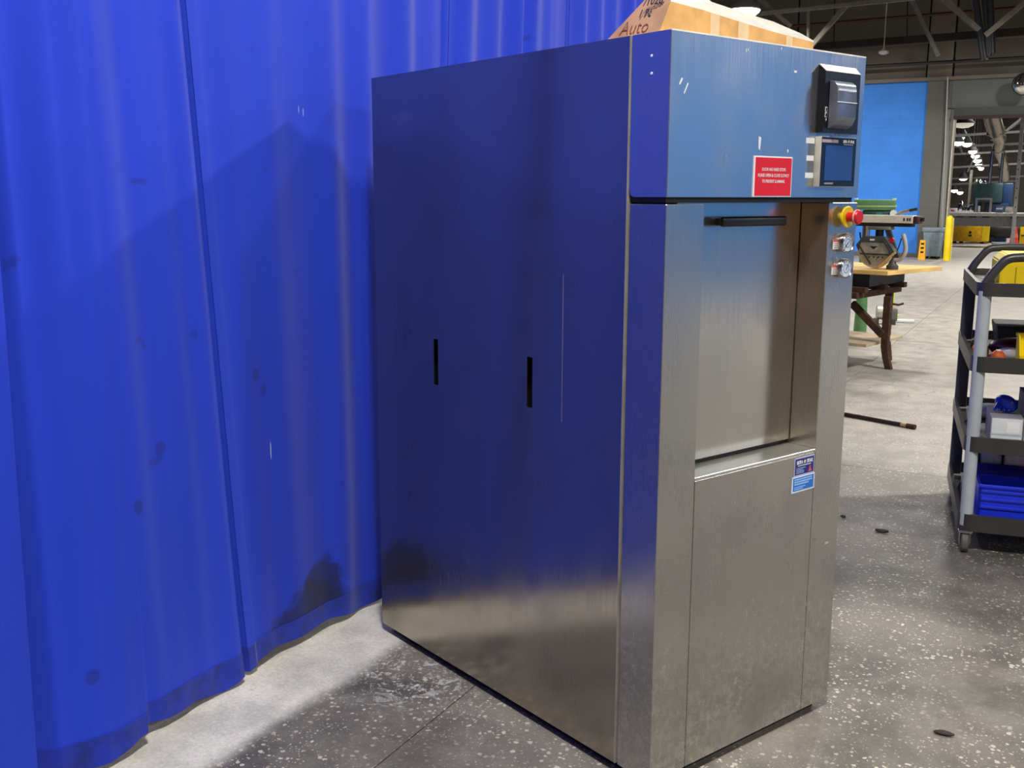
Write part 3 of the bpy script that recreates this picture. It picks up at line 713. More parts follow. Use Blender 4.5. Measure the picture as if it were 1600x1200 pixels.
for y in (0, CD):
    MB().tube(rounded([(-.01, y, 1.13), (.02, y, 1.19), (.07, y, 1.255), (.16, y, 1.262), (CW-.16, y, 1.262), (CW-.07, y, 1.255), (CW, y, 1.13)], .03), .019, 12).build('push_handle', rubber, cart, smooth=50)
for x in (.0, CW):
    for y in (.0, CD-.0):
        c = MB().box(x-.028, x+.028, y-.03, y+.03, .088, .1, .002)
        for s in (-1, 1): c.prism([Vector((x+s*.019, y-.028, .09)), Vector((x+s*.019, y+.028, .09)), Vector((x+s*.019, y+.012, .035)), Vector((x+s*.019, y-.012, .035))], (0, 0, 0), (s*.003, 0, 0))
        c = c.build('caster', chrome, cart)
        MB().lathe((x-.016, y, .045), (1, 0, 0), [(0, 0), (0, .02), (.001, .04), (.006, .045), (.026, .045), (.031, .04), (.032, .02), (.032, 0)], 24).build('wheel', M('grey_tyre', (96, 94, 92), .6), c, smooth=40)
CM = Matrix.Translation((-.285, 4.68, 0)) @ Matrix.Rotation(ca, 4, 'Z')
def oncart(x, y, z): return CM @ Vector((x, y, z))
def citem(name, x, y, z, label, cat, rz=0, group=None): return thing(name, oncart(x, y, z+.0005), label, cat, rz=ca+rz, group=group)
def bin_tray(name, x, y, z, w, d, h, mat, label, cat='bin', rz=0, slope=.55, group=None):
    t = citem(name, x, y, z, label, cat, rz, group)
    th = .004; k = MB(); b = k
    # open-front stacking bin: full-height back, sloping sides, low front
    k.box(0, w, 0, d, 0, th); k.box(0, w, d-th, d, th, h); k.box(.0, w, 0, th, th, h*slope*.7)
    for xx in (0, w-th):
        k.prism([Vector((xx, th, th)), Vector((xx, d-th, th)), Vector((xx, d-th, h)), Vector((xx, d*.45, h)), Vector((xx, th, h*slope*.7))], (0, 0, 0), (th, 0, 0))
    k.build('bin_body', mat, t)
    MB().box(-.004, w+.004, d-.008, d+.004, h-.012, h+.002, .001).build('rim', mat, t)
    MB().box(.004, w-.004, -.004, 0, h*slope*.7-.012, h*slope*.7, .001).build('front_lip', mat, t)
    return t
bbin = M('blue_bin_plastic', (26, 52, 220), .4, var=.05, nscale=8); ybin = M('yellow_bin_plastic', (240, 214, 6), .4, var=.05, nscale=8)
# bottom shelf: blue organiser and a deeper blue bin behind
t = citem('blue_organizer_tray', .045, .06, .122, 'bright blue ribbed organizer tray on the bottom shelf, front', 'tray')
mb = MB().box(0, .40, 0, .012, 0, .155); mb.box(0, .012, 0, .22, 0, .155); mb.box(.388, .40, 0, .22, 0, .155); mb.box(0, .40, .208, .22, 0, .155); mb.box(0, .4, 0, .22, 0, .006)
mb.build('tray_body', bbin, t)
for z in (.06, .095, .13): MB().box(.01, .19, -.008, .0, z, z+.012, .002).build('front_rib', bbin, t)
MB().box(.0, .40, -.010, .0, .152, .166, .003).build('front_rim', bbin, t)
MB().box(.195, .205, -.008, .0, .004, .152, .002).build('divider', bbin, t)
MB().hexa([(.40, -.006, 0), (.47, .01, 0), (.47, .2, 0), (.40, .2, 0), (.40, -.006, .155), (.415, .01, .155), (.415, .2, .155), (.40, .2, .155)]).build('sloped_end', bbin, t)
t2 = citem('deep_blue_bin', .03, .36, .122, 'large deep blue bin holding clear packets, bottom shelf rear', 'bin')
mb = MB().box(0, .62, 0, .012, 0, .185); mb.box(0, .62, .40, .412, 0, .30); mb.box(0, .62, 0, .41, 0, .006)
for xx in (0, .61): mb.prism([Vector((xx, 0, 0)), Vector((xx, .41, 0)), Vector((xx, .41, .30)), Vector((xx, .12, .30)), Vector((xx, 0, .185))], (0, 0, 0), (.01, 0, 0))
mb.build('bin_body', M('navy_bin_plastic', (14, 26, 150), .45), t2)
clear = M('clear_packet', (170, 185, 205), .3, .0, var=.15, nscale=30)
for i, (x, y, z, w, lab) in enumerate(((.07, .42, .128, .09, 'grey blue plastic packet in the deep bin'), (.17, .42, .128, .16, 'white clear packet beside the grey one in the deep bin'))):
    p = citem('plastic_packet', x, y-.03, z+.02, lab, 'packet')
    MB().box(0, w, 0, .14, 0, .225-i*.015, .02, 3).build('wrapper', clear if i == 0 else M('white_packet', (225, 225, 228), .3, var=.1), p, smooth=50)
    MB().box(.01, w-.01, .02, .03, .222-i*.015, .232-i*.015, .002).build('sealed_edge', white_ink, p)
# third shelf: glove boxes
def label_box(x, y, z, w, d, h, c, lab, rz=0):
    t = citem('glove_box', x, y, z, lab, 'box', rz)
    MB().box(0, w, 0, d, 0, h, .001).build('carton', M('box_'+lab[:9], c, .6, var=.05), t)
    MB().box(.004, w-.004, -.0008, 0, .004, h-.004).build('front_print', M('box_front_print', (226, 230, 234), .5, var=.03), t)
    MB().box(w*.5, w*.9, -.0014, -.0006, h*.45, h*.85).build('print_patch', M('patch_white', (245, 247, 248), .5, var=.02), t)
    MB().box(w*.02, w*.98, -.0012, -.0006, h*.32, h*.40).build('print_line', M('line_bluegrey', (185, 200, 210), .5), t)
    k = MB(); 
    for q in range(7): k.box(w*.64+q*.005, w*.64+q*.005+.003, -.0014, -.0006, h*.1, h*.22)
    k.build('barcode', M('ink_dark', (60, 60, 64), .6), t, kind='stuff')
    MB().box(w*.2, w*.8, d*.35, d*.65, h, h+.0015, .0005).build('top_slot', M('slot_grey', (120, 118, 126), .7), t)
    return t
label_box(.070, .06, .468, .125, .24, .115, (150, 150, 160), 'white glove box with a blue grey top, middle shelf')
g2 = label_box(.199, .08, .468, .20, .26, .205, (120, 116, 128), 'taller grey white box standing right of the glove box')
def blob(name, c, r, mat, parent, sc=(1, 1, 1), seed=1, amp=.25):
    rnd = random.Random(seed); bm = bmesh.new(); bmesh.ops.create_icosphere(bm, subdivisions=3, radius=r)
    ph = [Vector((rnd.uniform(-1, 1), rnd.uniform(-1, 1), rnd.uniform(-1, 1)))*3/r for _ in range(4)]
    for v in bm.verts:
        k = 1+amp*sum(math.sin(p.dot(v.co)+i) for i, p in enumerate(ph))/4
        v.co = Vector((v.co.x*k*sc[0], v.co.y*k*sc[1], v.co.z*k*sc[2]))
    mnz = min(v.co.z for v in bm.verts)
    for v in bm.verts: v.co += Vector((c[0], c[1], c[2]-mnz))
    mb = MB(); mb.b.free(); mb.b = bm
    return mb.build(name, mat, parent, smooth=60)
gl = citem('blue_glove', .135, .18, .585, 'crumpled blue rubber glove on top of the white glove box', 'glove')
blob('palm', (0, 0, 0), .042, M('nitrile_blue', (16, 58, 200), .35), gl, (1.1, .9, .85), 4)
for i in range(4):
    MB().tube([(-.02+.012*i, 0, .05), (-.035+.012*i, -.02, .035), (-.05+.02*i, -.035, .012)], [.009, .009, .006], 8).build('finger', M('nitrile_blue', (16, 58, 200)), gl, smooth=60)
rg = citem('white_rag', .05, .62, .467, 'pale crumpled cloth at the rear corner of the middle shelf', 'cloth')
blob('rag_cloth', (.07, 0, 0), .075, M('rag_white', (206, 208, 200), .8), rg, (1.25, .9, .42), 6, .35)
rg2 = citem('white_rag', .14, .40, .467, 'small white tissue behind the glove box, right of the blue glove', 'cloth')
blob('rag_cloth', (0, 0, 0), .05, M('rag_white', (206, 208, 200)), rg2, (1.0, .7, .9), 8, .4)
# second shelf: loose hardware
hz = .8075
def puck(name, x, y, r, h, mat, lab, cat):
    t = citem(name, x, y, hz, lab, cat); MB().lathe((0, 0, 0), (0, 0, 1), [(0, 0), (0, r), (h*.7, r), (h*.85, r*.8), (h, r*.5), (h, 0)], 20).build('roll_body', mat, t, smooth=40)
    MB().lathe((0, 0, h), (0, 0, 1), [(0, r*.35), (.004, r*.35), (.004, 0)], 16).build('cap', white_ink, t, smooth=40)
    return t
puck('tape_roll', .03, .55, .030, .05, M('olive_roll', (150, 140, 20), .5), 'olive yellow roll at the rear left of the upper shelf', 'roll')
puck('copper_fitting', .02, .26, .035, .06, M('copper_orange', (224, 120, 60), .4, .3), 'orange copper coloured fitting left of the grey post', 'fitting')
puck('orange_roll', .075, .07, .028, .058, M('orange_roll', (200, 82, 30), .5), 'orange round roll just right of the grey post', 'roll')
puck('cream_jar', .02, .40, .022, .03, M('cap_white', (210, 210, 205), .5), 'small white jar beside the olive roll', 'jar')
bg = citem('marking_bag', .062, .27, hz, 'dark red and white plastic bag lying on the upper shelf', 'bag')
blob('bag_body', (.09, .05, 0), .07, M('maroon_bag', (80, 30, 40), .35), bg, (1.25, 1.0, .55), 11, .3)
blob('clear_flap', (.08, -.03, 0), .04, M('clear_bag', (205, 200, 210), .25), bg, (1.5, .6, .6), 12, .3)
bk = citem('black_folder', .10, .50, hz, 'black tool case lying behind the bag on the upper shelf', 'case')
MB().hexa([(0.02, 0, 0), (.5, 0, 0), (.5, .3, 0), (.02, .3, 0), (0, 0, .115), (.5, 0, .115), (.5, .3, .115), (0, .3, .115)], .006).build('case_shell', matte_black, bk, smooth=30)
MB().box(.2, .3, -.006, 0, .05, .065, .002).build('latch', dkgrey, bk)
bin_tray('yellow_bin', .150, .01, hz, .22, .15, .125, ybin, 'open yellow parts bin on the upper shelf at the right edge')
# top: yellow cases and a tool
tc_ = citem('yellow_case', .065, .18, 1.123, 'yellow tool case on the cart top between the handles', 'case')
mb = MB(); mb.prism([Vector((0, 0, 0)), Vector((.5, 0, 0)), Vector((.5, 0, .09)), Vector((.5, 0, .135)), Vector((.03, 0, .135)), Vector((0, 0, .105))], (0, 0, 0), (0, .42, 0))
bmesh.ops.bevel(mb.b, geom=mb.b.edges[:], offset=.006, segments=2, affect='EDGES'); mb.build('case_shell', yellow, tc_, smooth=30)
MB().box(.10, .5, -.004, .0, .088, .096).build('lid_seam', M('case_seam', (150, 120, 4), .5), tc_)
MB().box(.135, .19, -.012, 0, .03, .08, .004).build('latch', M('latch_dark', (50, 52, 48), .5), tc_)
MB().box(.06, .063, -.003, 0, .01, .085).build('seam', M('case_seam', (150, 120, 4)), tc_)
sc_ = citem('tape_scraper', -.012, .32, 1.123, 'black handled scraper on the cart top near the corner', 'tool')
MB().hexa([(-.0, -.12, 0), (.05, -.12, 0), (.05, .02, 0), (.0, .02, 0), (.0, -.12, .002), (.05, -.12, .002), (.05, .02, .002), (0, .02, .002)]).build('blade', chrome, sc_)
MB().tube([(.03, -.14, .04), (.045, -.09, .035), (.055, -.02, .02), (.05, .03, .012)], [.012, .016, .014, .01], 10).build('grip', matte_black, sc_, smooth=50)

# ================================================================== SAW BENCH
BA = math.radians(-14)       # bench direction
bd = Vector((math.cos(BA), math.sin(BA), 0)); bn = Vector((-math.sin(BA), math.cos(BA), 0))
bO = Vector((-1.28, 9.0, 0))   # plywood near corner; x axis runs along bd, to the left is negative
bench = thing('work_bench', bO, 'rusty steel framed work bench with a plywood top behind the cabinet', 'bench', rz=BA)
PLY = M('plywood', (226, 186, 112), .6, var=.1, nscale=5); 
MB().hexa([(-1.5, .22, .845), (-.10, .22, .845), (0, 1.2, .845), (-1.5, 1.2, .845), (-1.5, .22, .88), (-.10, .22, .88), (0, 1.2, .88), (-1.5, 1.2, .88)], .002).build('plywood_top', PLY, bench)
MB().box(-1.45, -.28, .28, 1.05, .735, .844).build('drawer_box', M('bench_black', (24, 27, 34), .5), bench)
for y0 in (.15, .55, .95): MB().box(-1.5, -.26+y0*.02, y0, y0+.07, .69, .735).build('cross_channel', rust, bench)
for x0 in (-1.4, -.36): MB().box(x0, x0+.05, .1, 1.08, .64, .692).build('side_channel', rust, bench)
MB().box(-1.35, -.42, .12, .17, .64, .69).build('front_rail', M('orange_rust', (168, 98, 44), .7, var=.2), bench)
for (x, y) in ((-.205, .50), (-1.32, .50)):
    k = MB(); k.prism([Vector((x-.03, y, .64)), Vector((x+.03, y, .64)), Vector((x+.03, y, .2)), Vector((x+.045, y, .1)), Vector((x+.075, y, 0)), Vector((x+.02, y, 0)), Vector((x-.01, y, .1)), Vector((x-.03, y, .2))], (0, 0, 0), (0, .05, 0)).build('leg', rust, bench)
for (x, y) in ((-.40, 1.0), (-1.5, 1.0)):
    MB().prism([Vector((x-.03, y, .64)), Vector((x+.03, y, .64)), Vector((x+.03, y, .2)), Vector((x+.06, y, 0)), Vector((x+.0, y, 0)), Vector((x-.03, y, .2))], (0, 0, 0), (0, .05, 0)).build('leg', rust, bench)
MB().bar((-.52, .50, .56), (-.22, .50, .30), .05, .06).build('diagonal_brace', rust, bench)
MB().bar((-1.02, .50, .62), (-1.31, .50, .30), .05, .06).build('diagonal_brace', rust, bench)
MB().box(-1.5, -.28, .30, 1.1, .205, .232, .002).build('lower_shelf', M('grey_plywood', (186, 166, 134), .7, var=.12, nscale=6), bench)
# radial arm saw on the bench (own frame: x along the bench)
BM = Matrix.Translation(bO) @ Matrix.Rotation(BA, 4, 'Z')
def onb(x, y, z): return BM @ Vector((x, y, z))
saw = thing('radial_arm_saw', onb(-.38, .5, .8815), 'radial arm saw with a white arm standing on the plywood bench', 'saw', rz=BA)
cream = M('saw_cream', (226, 220, 202), .4, var=.05); sawgrey = M('saw_dark_grey', (70, 72, 74), .5)
MB().box(-.62, .37, -.05, .05, .395, .462, .006).build('arm', cream, saw)
MB().box(-.6, .36, -.04, .04, .365, .394).build('arm_track', M('track_dark', (44, 42, 42), .5), saw)
MB().box(.371, .42, -.05, .05, .39, .457, .01).build('arm_end_cap', M('cap_brown', (66, 34, 36), .5), saw, smooth=30)
MB().cyl((.42, 0, .43), (.445, 0, .43), .018).build('end_knob', matte_black, saw)
for xx in (.29, .32, .34): MB().box(xx, xx+.012, -.052, -.05, .415, .44).build('arm_mark', matte_black, saw)
MB().cyl((-.55, 0, 0), (-.55, 0, .40), .05).build('column', sawgrey, saw, smooth=40)
MB().box(-.66, -.44, -.12, .12, 0, .04, .01).build('column_foot', sawgrey, saw, smooth=30)
MB().box(-.02, .18, -.05, .05, .335, .364, .006).build('carriage', M('carriage_grey', (120, 118, 104), .5), saw, smooth=30)
MB().cyl((.07, 0, .28), (.07, 0, .338), .035).build('yoke_pivot', matte_black, saw, smooth=40)
MB().bar((.14, 0, .345), (.24, .0, .09), .03, .045).build('yoke_arm', sawgrey, saw)
MB().cyl((.20, -.03, .25), (.20, -.055, .25), .02).build('lock_knob', red, saw, smooth=40)
g = MB(); gp = [(-.04, .280), (.15, .280), (.25, .15), (.215, .12), (-.055, .12), (-.10, .20)]
g.prism([Vector((x, -.09, z)) for x, z in gp], (0, 0, 0), (0, .075, 0)); g.build('blade_guard', sawgrey, saw)
g = MB(); gp = [(-.05, .225), (.175, .225), (.20, .135), (-.07, .135)]
g.prism([Vector((x, -.096, z)) for x, z in gp], (0, 0, 0), (0, .006, 0)); g.build('guard_plate', castm, saw)
MB().prism([Vector((.03, -.098, .195)), Vector((.10, -.098, .195)), Vector((.065, -.098, .170))], (0, 0, 0), (0, .002, 0)).build('plate_mark', matte_black, saw)
MB().box(.025, .065, -.092, -.089, .243, .258).build('guard_label', white_ink, saw)
for xx in (.03, .07, .11, .15): MB().cyl((xx, -.1, .102), (xx, -.088, .102), .006, n=8).build('guard_rivet', matte_black, saw)
MB().cyl((.07, -.05, .118), (.07, -.046, .118), .115, n=40).build('saw_blade', M('blade_steel', (150, 140, 125), .35, .8), saw, smooth=30)
gc = MB(); arc = [(.07+.155*math.cos(a), .166+.155*math.sin(a)) for a in [PI+ i*PI/16 for i in range(17)]]
gc.prism([Vector((x, -.088, z)) for x, z in arc], (0, 0, 0), (0, .003, 0)).prism([Vector((x, -.03, z)) for x, z in arc], (0, 0, 0), (0, .003, 0))
gc.build('clear_lower_guard', M('clear_guard', (200, 190, 170), .2, var=.1, alpha=.35), saw)
MB().tube([(.07+.155*math.cos(a), -.06, .166+.155*math.sin(a)) for a in [PI+ i*PI/16 for i in range(17)]], .006, 8).build('guard_rim', M('rim_pale', (205, 198, 184), .4), saw, smooth=50)
MB().bar((-.08, -.1, .22), (.05, -.1, .04), .008, .014).build('guard_link', dkgrey, saw)
MB().bar((.14, -.1, .26), (.25, -.1, .10), .008, .014).build('guard_link', dkgrey, saw)
MB().bar((.26, -.1, .15), (.12, -.1, .014), .012, .02).build('anti_kickback_bar', M('wood_stick', (196, 160, 104), .7), saw)
MB().cyl((.07, -.03, .13), (.07, .2, .13), .075).build('motor', sawgrey, saw, smooth=40)
MB().tube(rounded([(.285, -.02, .30), (.305, -.02, .25), (.32, -.02, .16), (.28, -.02, .08), (.20, -.02, .08)], .04), .019, 10).build('pull_handle', M('handle_grey', (168, 160, 156), .5), saw, smooth=50)
MB().tube([(-.10, -.02, .31), (-.09, -.02, .26), (-.04, -.02, .22)], .008, 8).build('power_cord', matte_black, saw, smooth=50)
MB().tube([(.27, -.01, .27), (.25, -.01, .19), (.22, -.01, .12)], .005, 8).build('power_cord', matte_black, saw, smooth=50)
MB().tube([(.20, 0, .462), (.26, 0, .49), (.32, 0, .505)], [.012, .014, .012], 8).build('crank_arm', castm, saw, smooth=50)
MB().cyl((.32, 0, .502), (.38, 0, .515), .014).build('crank_knob', M('knob_dark', (50, 50, 56), .3), saw, smooth=40)
MB().lathe((.21, -.02, .0), (0, 0, 1), [(0, .05), (.03, .05), (.05, .03), (.10, .02), (.1, 0)]).build('fence_clamp', dkgrey, saw, smooth=40)
# green machine behind the bench
gm_p = onz(1352, 528)
gm_p.x -= .06
gm = thing('pedestal_grinder', gm_p, 'green belt sander on a round green pedestal behind the bench', 'machine', rz=math.radians(8))
green = M('machine_green', (92, 142, 88), .45, var=.08); teal = M('motor_green', (30, 66, 58), .45)
MB().lathe((0, 0, 0), (0, 0, 1), [(0, 0), (0, .115), (.02, .115), (.025, .07), (.5, .055), (.95, .055), (.95, 0)]).build('pedestal', green, gm, smooth=40)
MB().cyl((0, 0, .95), (0, 0, 1.3), .04).build('steel_column', chrome, gm, smooth=40)
MB().box(-.14, .28, -.12, .12, 1.36, 1.47, .015).build('top_cover', green, gm, smooth=30)
MB().box(-.15, .29, -.13, .13, 1.39, 1.41, .004).build('cover_rim', M('cover_rim_pale', (160, 190, 150), .4), gm, smooth=30)
MB().box(-.05, .24, -.10, .10, 1.22, 1.36, .02).build('motor_housing', teal, gm, smooth=30)
MB().box(.09, .15, -.104, -.1, 1.28, 1.34).build('switch_plate', M('switch_teal', (30, 130, 135), .4), gm)
MB().cyl((.26, -.14, 1.33), (.26, -.12, 1.33), .035).build('tension_knob', white_ink, gm, smooth=40)
for xx in (-.12, .26): MB().cyl((xx, 0, 1.47), (xx, 0, 1.485), .02).build('hinge_pin', white_ink, gm, smooth=40)
# small gear behind
ge = thing('grey_gearbox', onz(1376, 506), 'small grey motor and gearbox on the floor behind the bench', 'motor', rz=.3)
ge.scale = (.68, .68, .68)
MB().cyl((-.08, 0, .2), (.05, 0, .2), .12).build('motor_drum', castm, ge, smooth=40)
MB().box(.02, .26, -.1, .1, .06, .28, .02).build('gear_housing', M('gear_grey', (110, 108, 100), .6), ge, smooth=30)
for xx in (-.08, .2): MB().box(xx-.03, xx+.03, -.12, .12, 0, .09).build('foot', dkgrey, ge)
MB().tube([(.05, 0, .34), (.15, 0, .36), (.28, 0, .34), (.36, 0, .37)], .02, 8).build('bent_lever', rust, ge, smooth=50)
MB().cyl((.05, 0, .28), (.05, 0, .35), .03).build('spindle', dkgrey, ge)
ps = thing('lime_post', onz(1391, 496), 'short lime yellow post behind the rusty bench leg', 'post')
MB().box(-.03, .03, -.03, .03, 0, .62, .008).build('post_shaft', M('lime_yellow', (205, 232, 20), .5), ps, smooth=30)
MB().box(-.09, .09, -.09, .09, 0, .03).build('post_base', M('lime_yellow', (205, 232, 20)), ps)
wp = thing('white_board', onz(1413, 504), 'small white board lying on the floor right of the bench leg', 'board', rz=.2)
MB().box(-.10, .11, -.05, .05, 0, .035, .004).build('board_panel', white_ink, wp); MB().box(-.10, .11, -.055, -.05, .005, .012).build('board_edge', castm, wp)
# rod on the floor
a, c = onz(1300, 647), onz(1430, 671)
rd = thing('steel_rod', (0, 0, 0), 'dark steel rod with a rusty end lying on the pale floor', 'rod')
dv = (c-a).normalized(); z9 = Vector((0, 0, .0155)); a0 = a-dv*.9
MB().cyl(a0+z9, c-dv*.10+z9, .014).build('rod_shaft', M('dark_rod', (52, 38, 40), .5, .3), rd, smooth=40)
MB().cyl(c-dv*.10+z9, c-dv*.06+z9, .015).build('worn_band', M('worn_tan', (170, 140, 106), .7), rd, smooth=40)
MB().cyl(c-dv*.06+z9, c+z9, .0165).build('rusty_tip', rust, rd, smooth=40)
# debris
for (px, py, lab, s) in ((1378, 832, 'small dark lump of debris on the floor left of the cart', .02), (1317, 809, 'tiny dark scrap on the floor beside the cabinet', .008), (1475, 1148, 'thin dark splinter lying on the near floor', .016)):
    p = onz(px, py); o = blob('debris', (p.x, p.y, 0.0003), s, M('debris_brown', (52, 46, 42), .8), None, (1.6, .6, .4 if s > .01 else .8), int(px), .4); tag(o, lab, 'debris')

# ================================================================== FAR FLOOR ITEMS
bl = thing('bollard', onz(1479, 407), 'yellow steel bollard guarding the corner of the wide opening', 'bollard')
MB().lathe((0, 0, 0), (0, 0, 1), [(0, 0), (0, .085), (.98, .085), (1.03, .07), (1.06, .03), (1.065, 0)]).build('bollard_post', yellow, bl, smooth=40)
MB().box(.078, .098, -.02, .02, 0, 1.0).build('bollard_strip', M('pale_strip', (214, 206, 150), .5), bl)
tb = thing('waste_bin', onz(1457, 404), 'grey plastic wheeled waste bin against the dark pilaster', 'bin')
gb = M('bin_grey', (118, 134, 146), .5)
MB().hexa([(-.17, -.17, .06), (.17, -.17, .06), (.17, .17, .06), (-.17, .17, .06), (-.24, -.22, .70), (.24, -.22, .70), (.24, .22, .70), (-.24, .22, .70)], .01).build('bin_body', gb, tb, smooth=30)
MB().box(-.26, .26, -.24, .24, .66, .76, .015).build('bin_rim', gb, tb, smooth=30)
for x in (-.13, .13):
    for y in (-.13, .13): MB().cyl((x-.015, y, .035), (x+.015, y, .035), .035, n=14).build('caster', matte_black, tb)
ws = thing('wet_floor_sign', Vector((at(1440, 404, 27.0).x, 27.0, 0)), 'narrow amber sign standing left of the grey waste bin', 'sign')
MB().hexa([(-.08, -.06, 0), (.08, -.06, 0), (.08, -.04, 0), (-.08, -.04, 0), (-.06, -.01, .47), (.06, -.01, .47), (.06, .0, .47), (-.06, .0, .47)]).build('front_board', M('amber_board', (240, 172, 10), .5), ws)
MB().hexa([(-.08, .06, 0), (.08, .06, 0), (.08, .08, 0), (-.08, .08, 0), (-.06, .0, .47), (.06, .0, .47), (.06, .01, .47), (-.06, .01, .47)]).build('rear_board', M('amber_board', (240, 172, 10)), ws)
for z in (.16, .26, .36): MB().box(-.035, .035, -.062+z*.1, -.045+z*.1, z, z+.045).build('sign_mark', matte_black, ws)
dk2 = struct('trim_1', MB().box(-14, -3.36, 27.97, 28.0, 0, .1), M('dirty_base', (96, 92, 90), .7))

# ------------------------------------------------------------------ next hall
TY = 34.5
p = at(1486, 332, TY); zt2 = p.z
wt = thing('long_work_table', (0, TY, 0), 'long pale steel work table standing inside the next hall', 'table')
MB().box(-3.9, 3.2, -.1, 1.0, zt2-.10, zt2, .01).build('table_top', M('table_pale', (190, 184, 176), .5), wt)
MB().box(-3.9, 3.2, .02, .08, zt2-.40, zt2-.102).build('apron', M('apron_grey', (120, 116, 114), .6), wt)
for x in (-3.8, 3.0):
    for y in (.05, .85): MB().box(x, x+.1, y, y+.1, 0, zt2-.1).build('leg', dkgrey, wt)
for k, px in enumerate((1500, 1520, 1540, 1585)):
    q = at(px, 338, TY)
    MB().box(q.x-.1, q.x+.1, -.005, .02, zt2-.15, zt2-.103).build('apron_bracket', dkgrey, wt)
def far(name, px, py, Y, label, cat, z=0):
    q = at(px, py, Y); return thing(name, (q.x, Y, z), label, cat), q
k = TY/F_PX
# yellow machine box under the table
t, q = far('yellow_cart', 1516, 378, 37.5, 'yellow boxy floor machine on casters beneath the long table', 'machine')
kk = 37.5/F_PX*1.12
MB().box(-21*kk, 21*kk, -.3, .3, .06, 25*kk, .03).build('machine_body', M('amber_yellow', (248, 190, 6), .45), t, smooth=30)
MB().box(14*kk, 21.5*kk, -.31, -.3, .1, 24*kk).build('side_panel', yellow, t)
MB().box(-2*kk, 2*kk, -.315, -.3, 9*kk, 11*kk).build('emblem', matte_black, t); MB().cyl((0, -.315, 14*kk), (0, -.3, 14*kk), .04).build('emblem', matte_black, t)
for x in (-18*kk, -10*kk, 14*kk): MB().cyl((x-.06, -.2, .06), (x+.06, -.2, .06), .06, n=14).build('caster', matte_black, t)
for x in (-14*kk, 2*kk, 12*kk): MB().box(x-.08, x+.08, -.2, .2, 25*kk, 25*kk+.05).build('clip', matte_black, t)
t, q = far('black_tank', 1568, 385, 38.2, 'black horizontal tank lying beneath the long table', 'tank')
MB().lathe((-.56, 0, .42), (1, 0, 0), [(0, 0), (0.0, .12), (.04, .22), (.12, .26), (1.0, .26), (1.08, .22), (1.12, .1), (1.12, 0)]).build('tank_shell', M('tank_black', (34, 36, 40), .5), t, smooth=40)
for x in (-.4, .35): MB().box(x-.1, x+.1, -.2, .2, 0, .22).build('tank_foot', matte_black, t)
MB().cyl((-.25, -.05, .64), (-.25, -.05, .74), .08).build('blue_valve', M('valve_blue', (30, 70, 160), .4), t, smooth=40)
t, q = far('red_cone', 1584, 378, 36.2, 'red marker cone standing beneath the right of the long table', 'cone')
MB().lathe((0, 0, 0), (0, 0, 1), [(0, 0), (0, .17), (.03, .17), (.03, .14), (.55, .06), (.6, .05), (.6, 0)]).build('cone_body', M('cone_red', (232, 60, 50), .5), t, smooth=40)
MB().lathe((0, 0, 0), (0, 0, 1), [(.25, .112), (.26, .113), (.36, .097), (.37, .094)]).build('cone_band', M('cone_band', (240, 120, 100), .5), t, smooth=40)
t, q = far('teal_tray', 1563, 378, 36.5, 'flat teal tray on the floor left of the red cone', 'tray')
MB().hexa([(-.22, -.15, 0), (.22, -.15, 0), (.22, .15, 0), (-.22, .15, 0), (-.25, -.18, .09), (.25, -.18, .09), (.25, .18, .09), (-.25, .18, .09)]).build('tray_body', M('tray_teal', (80, 150, 140), .5), t)
MB().box(-.22, .22, -.19, -.18, .07, .1).build('tray_lip', white_ink, t)
t, q = far('yellow_barrel', 1606, 378, 37.0, 'yellow machine cut by the right edge, beside the red cone', 'machine')
MB().box(-.24, .24, -.25, .25, .05, .62, .04).build('machine_body', yellow, t, smooth=30)
MB().box(-.2, .2, -.26, -.25, .28, .33).build('vent', dkgrey, t)
for x in (-.18, .18): MB().cyl((x-.03, -.15, .05), (x+.03, -.15, .05), .05, n=12).build('caster', matte_black, t)
# on the table
tz = zt2+.001
def ont(name, px, label, cat, y=.45):
    q = at(px, 325, TY+y); return thing(name, (q.x, TY+y, tz), label, cat)
t = ont('chrome_dispenser', 1509, 'shiny chrome machine with domes at the left end of the long table', 'machine')
for x, h, r in ((-.14, .34, .075), (0.02, .24, .06), (.14, .30, .06)):
    MB().lathe((x, 0, 0), (0, 0, 1), [(0, 0), (0, r), (h*.6, r), (h*.75, r*.6), (h*.8, r*.9), (h, r*.5), (h*1.02, 0)]).build('dome_column', chrome, t, smooth=40)
MB().box(-.22, .22, -.1, .1, 0, .05).build('machine_base', white_ink, t)
t = ont('steel_mixer', 1536, 'steel mixing machine with a dark drum, second from the left on the table', 'machine')
MB().box(-.22, .24, -.12, .12, .38, .44).build('top_bar', chrome, t); MB().box(-.22, -.16, -.1, .1, 0, .38).build('frame_leg', chrome, t); MB().box(.18, .24, -.1, .1, 0, .38).build('frame_leg', chrome, t)
MB().cyl((-.02, 0, .02), (-.02, 0, .32), .11).build('dark_drum', M('drum_brown', (54, 44, 40), .4), t, smooth=40)
MB().cyl((-.1, -.12, 0), (-.1, -.12, .2), .035).build('small_bottle', white_ink, t, smooth=40)
t = thing('blue_milling_machine', (at(1545, 325, 39).x, 39, 0), 'dark teal and blue milling machine rising behind the long table', 'machine')
MB().box(-.46, .62, -.3, .3, 0, 1.3, .03).build('machine_base', M('mill_blue', (24, 48, 84), .5), t, smooth=30)
MB().box(-.5, .40, -.35, .3, 1.3, 1.95, .05).build('machine_head', M('mill_teal', (52, 84, 88), .5), t, smooth=30)
MB().box(.40, .70, -.2, .3, 1.2, 1.95, .03).build('side_cabinet', M('mill_blue2', (30, 62, 104), .5), t, smooth=30)
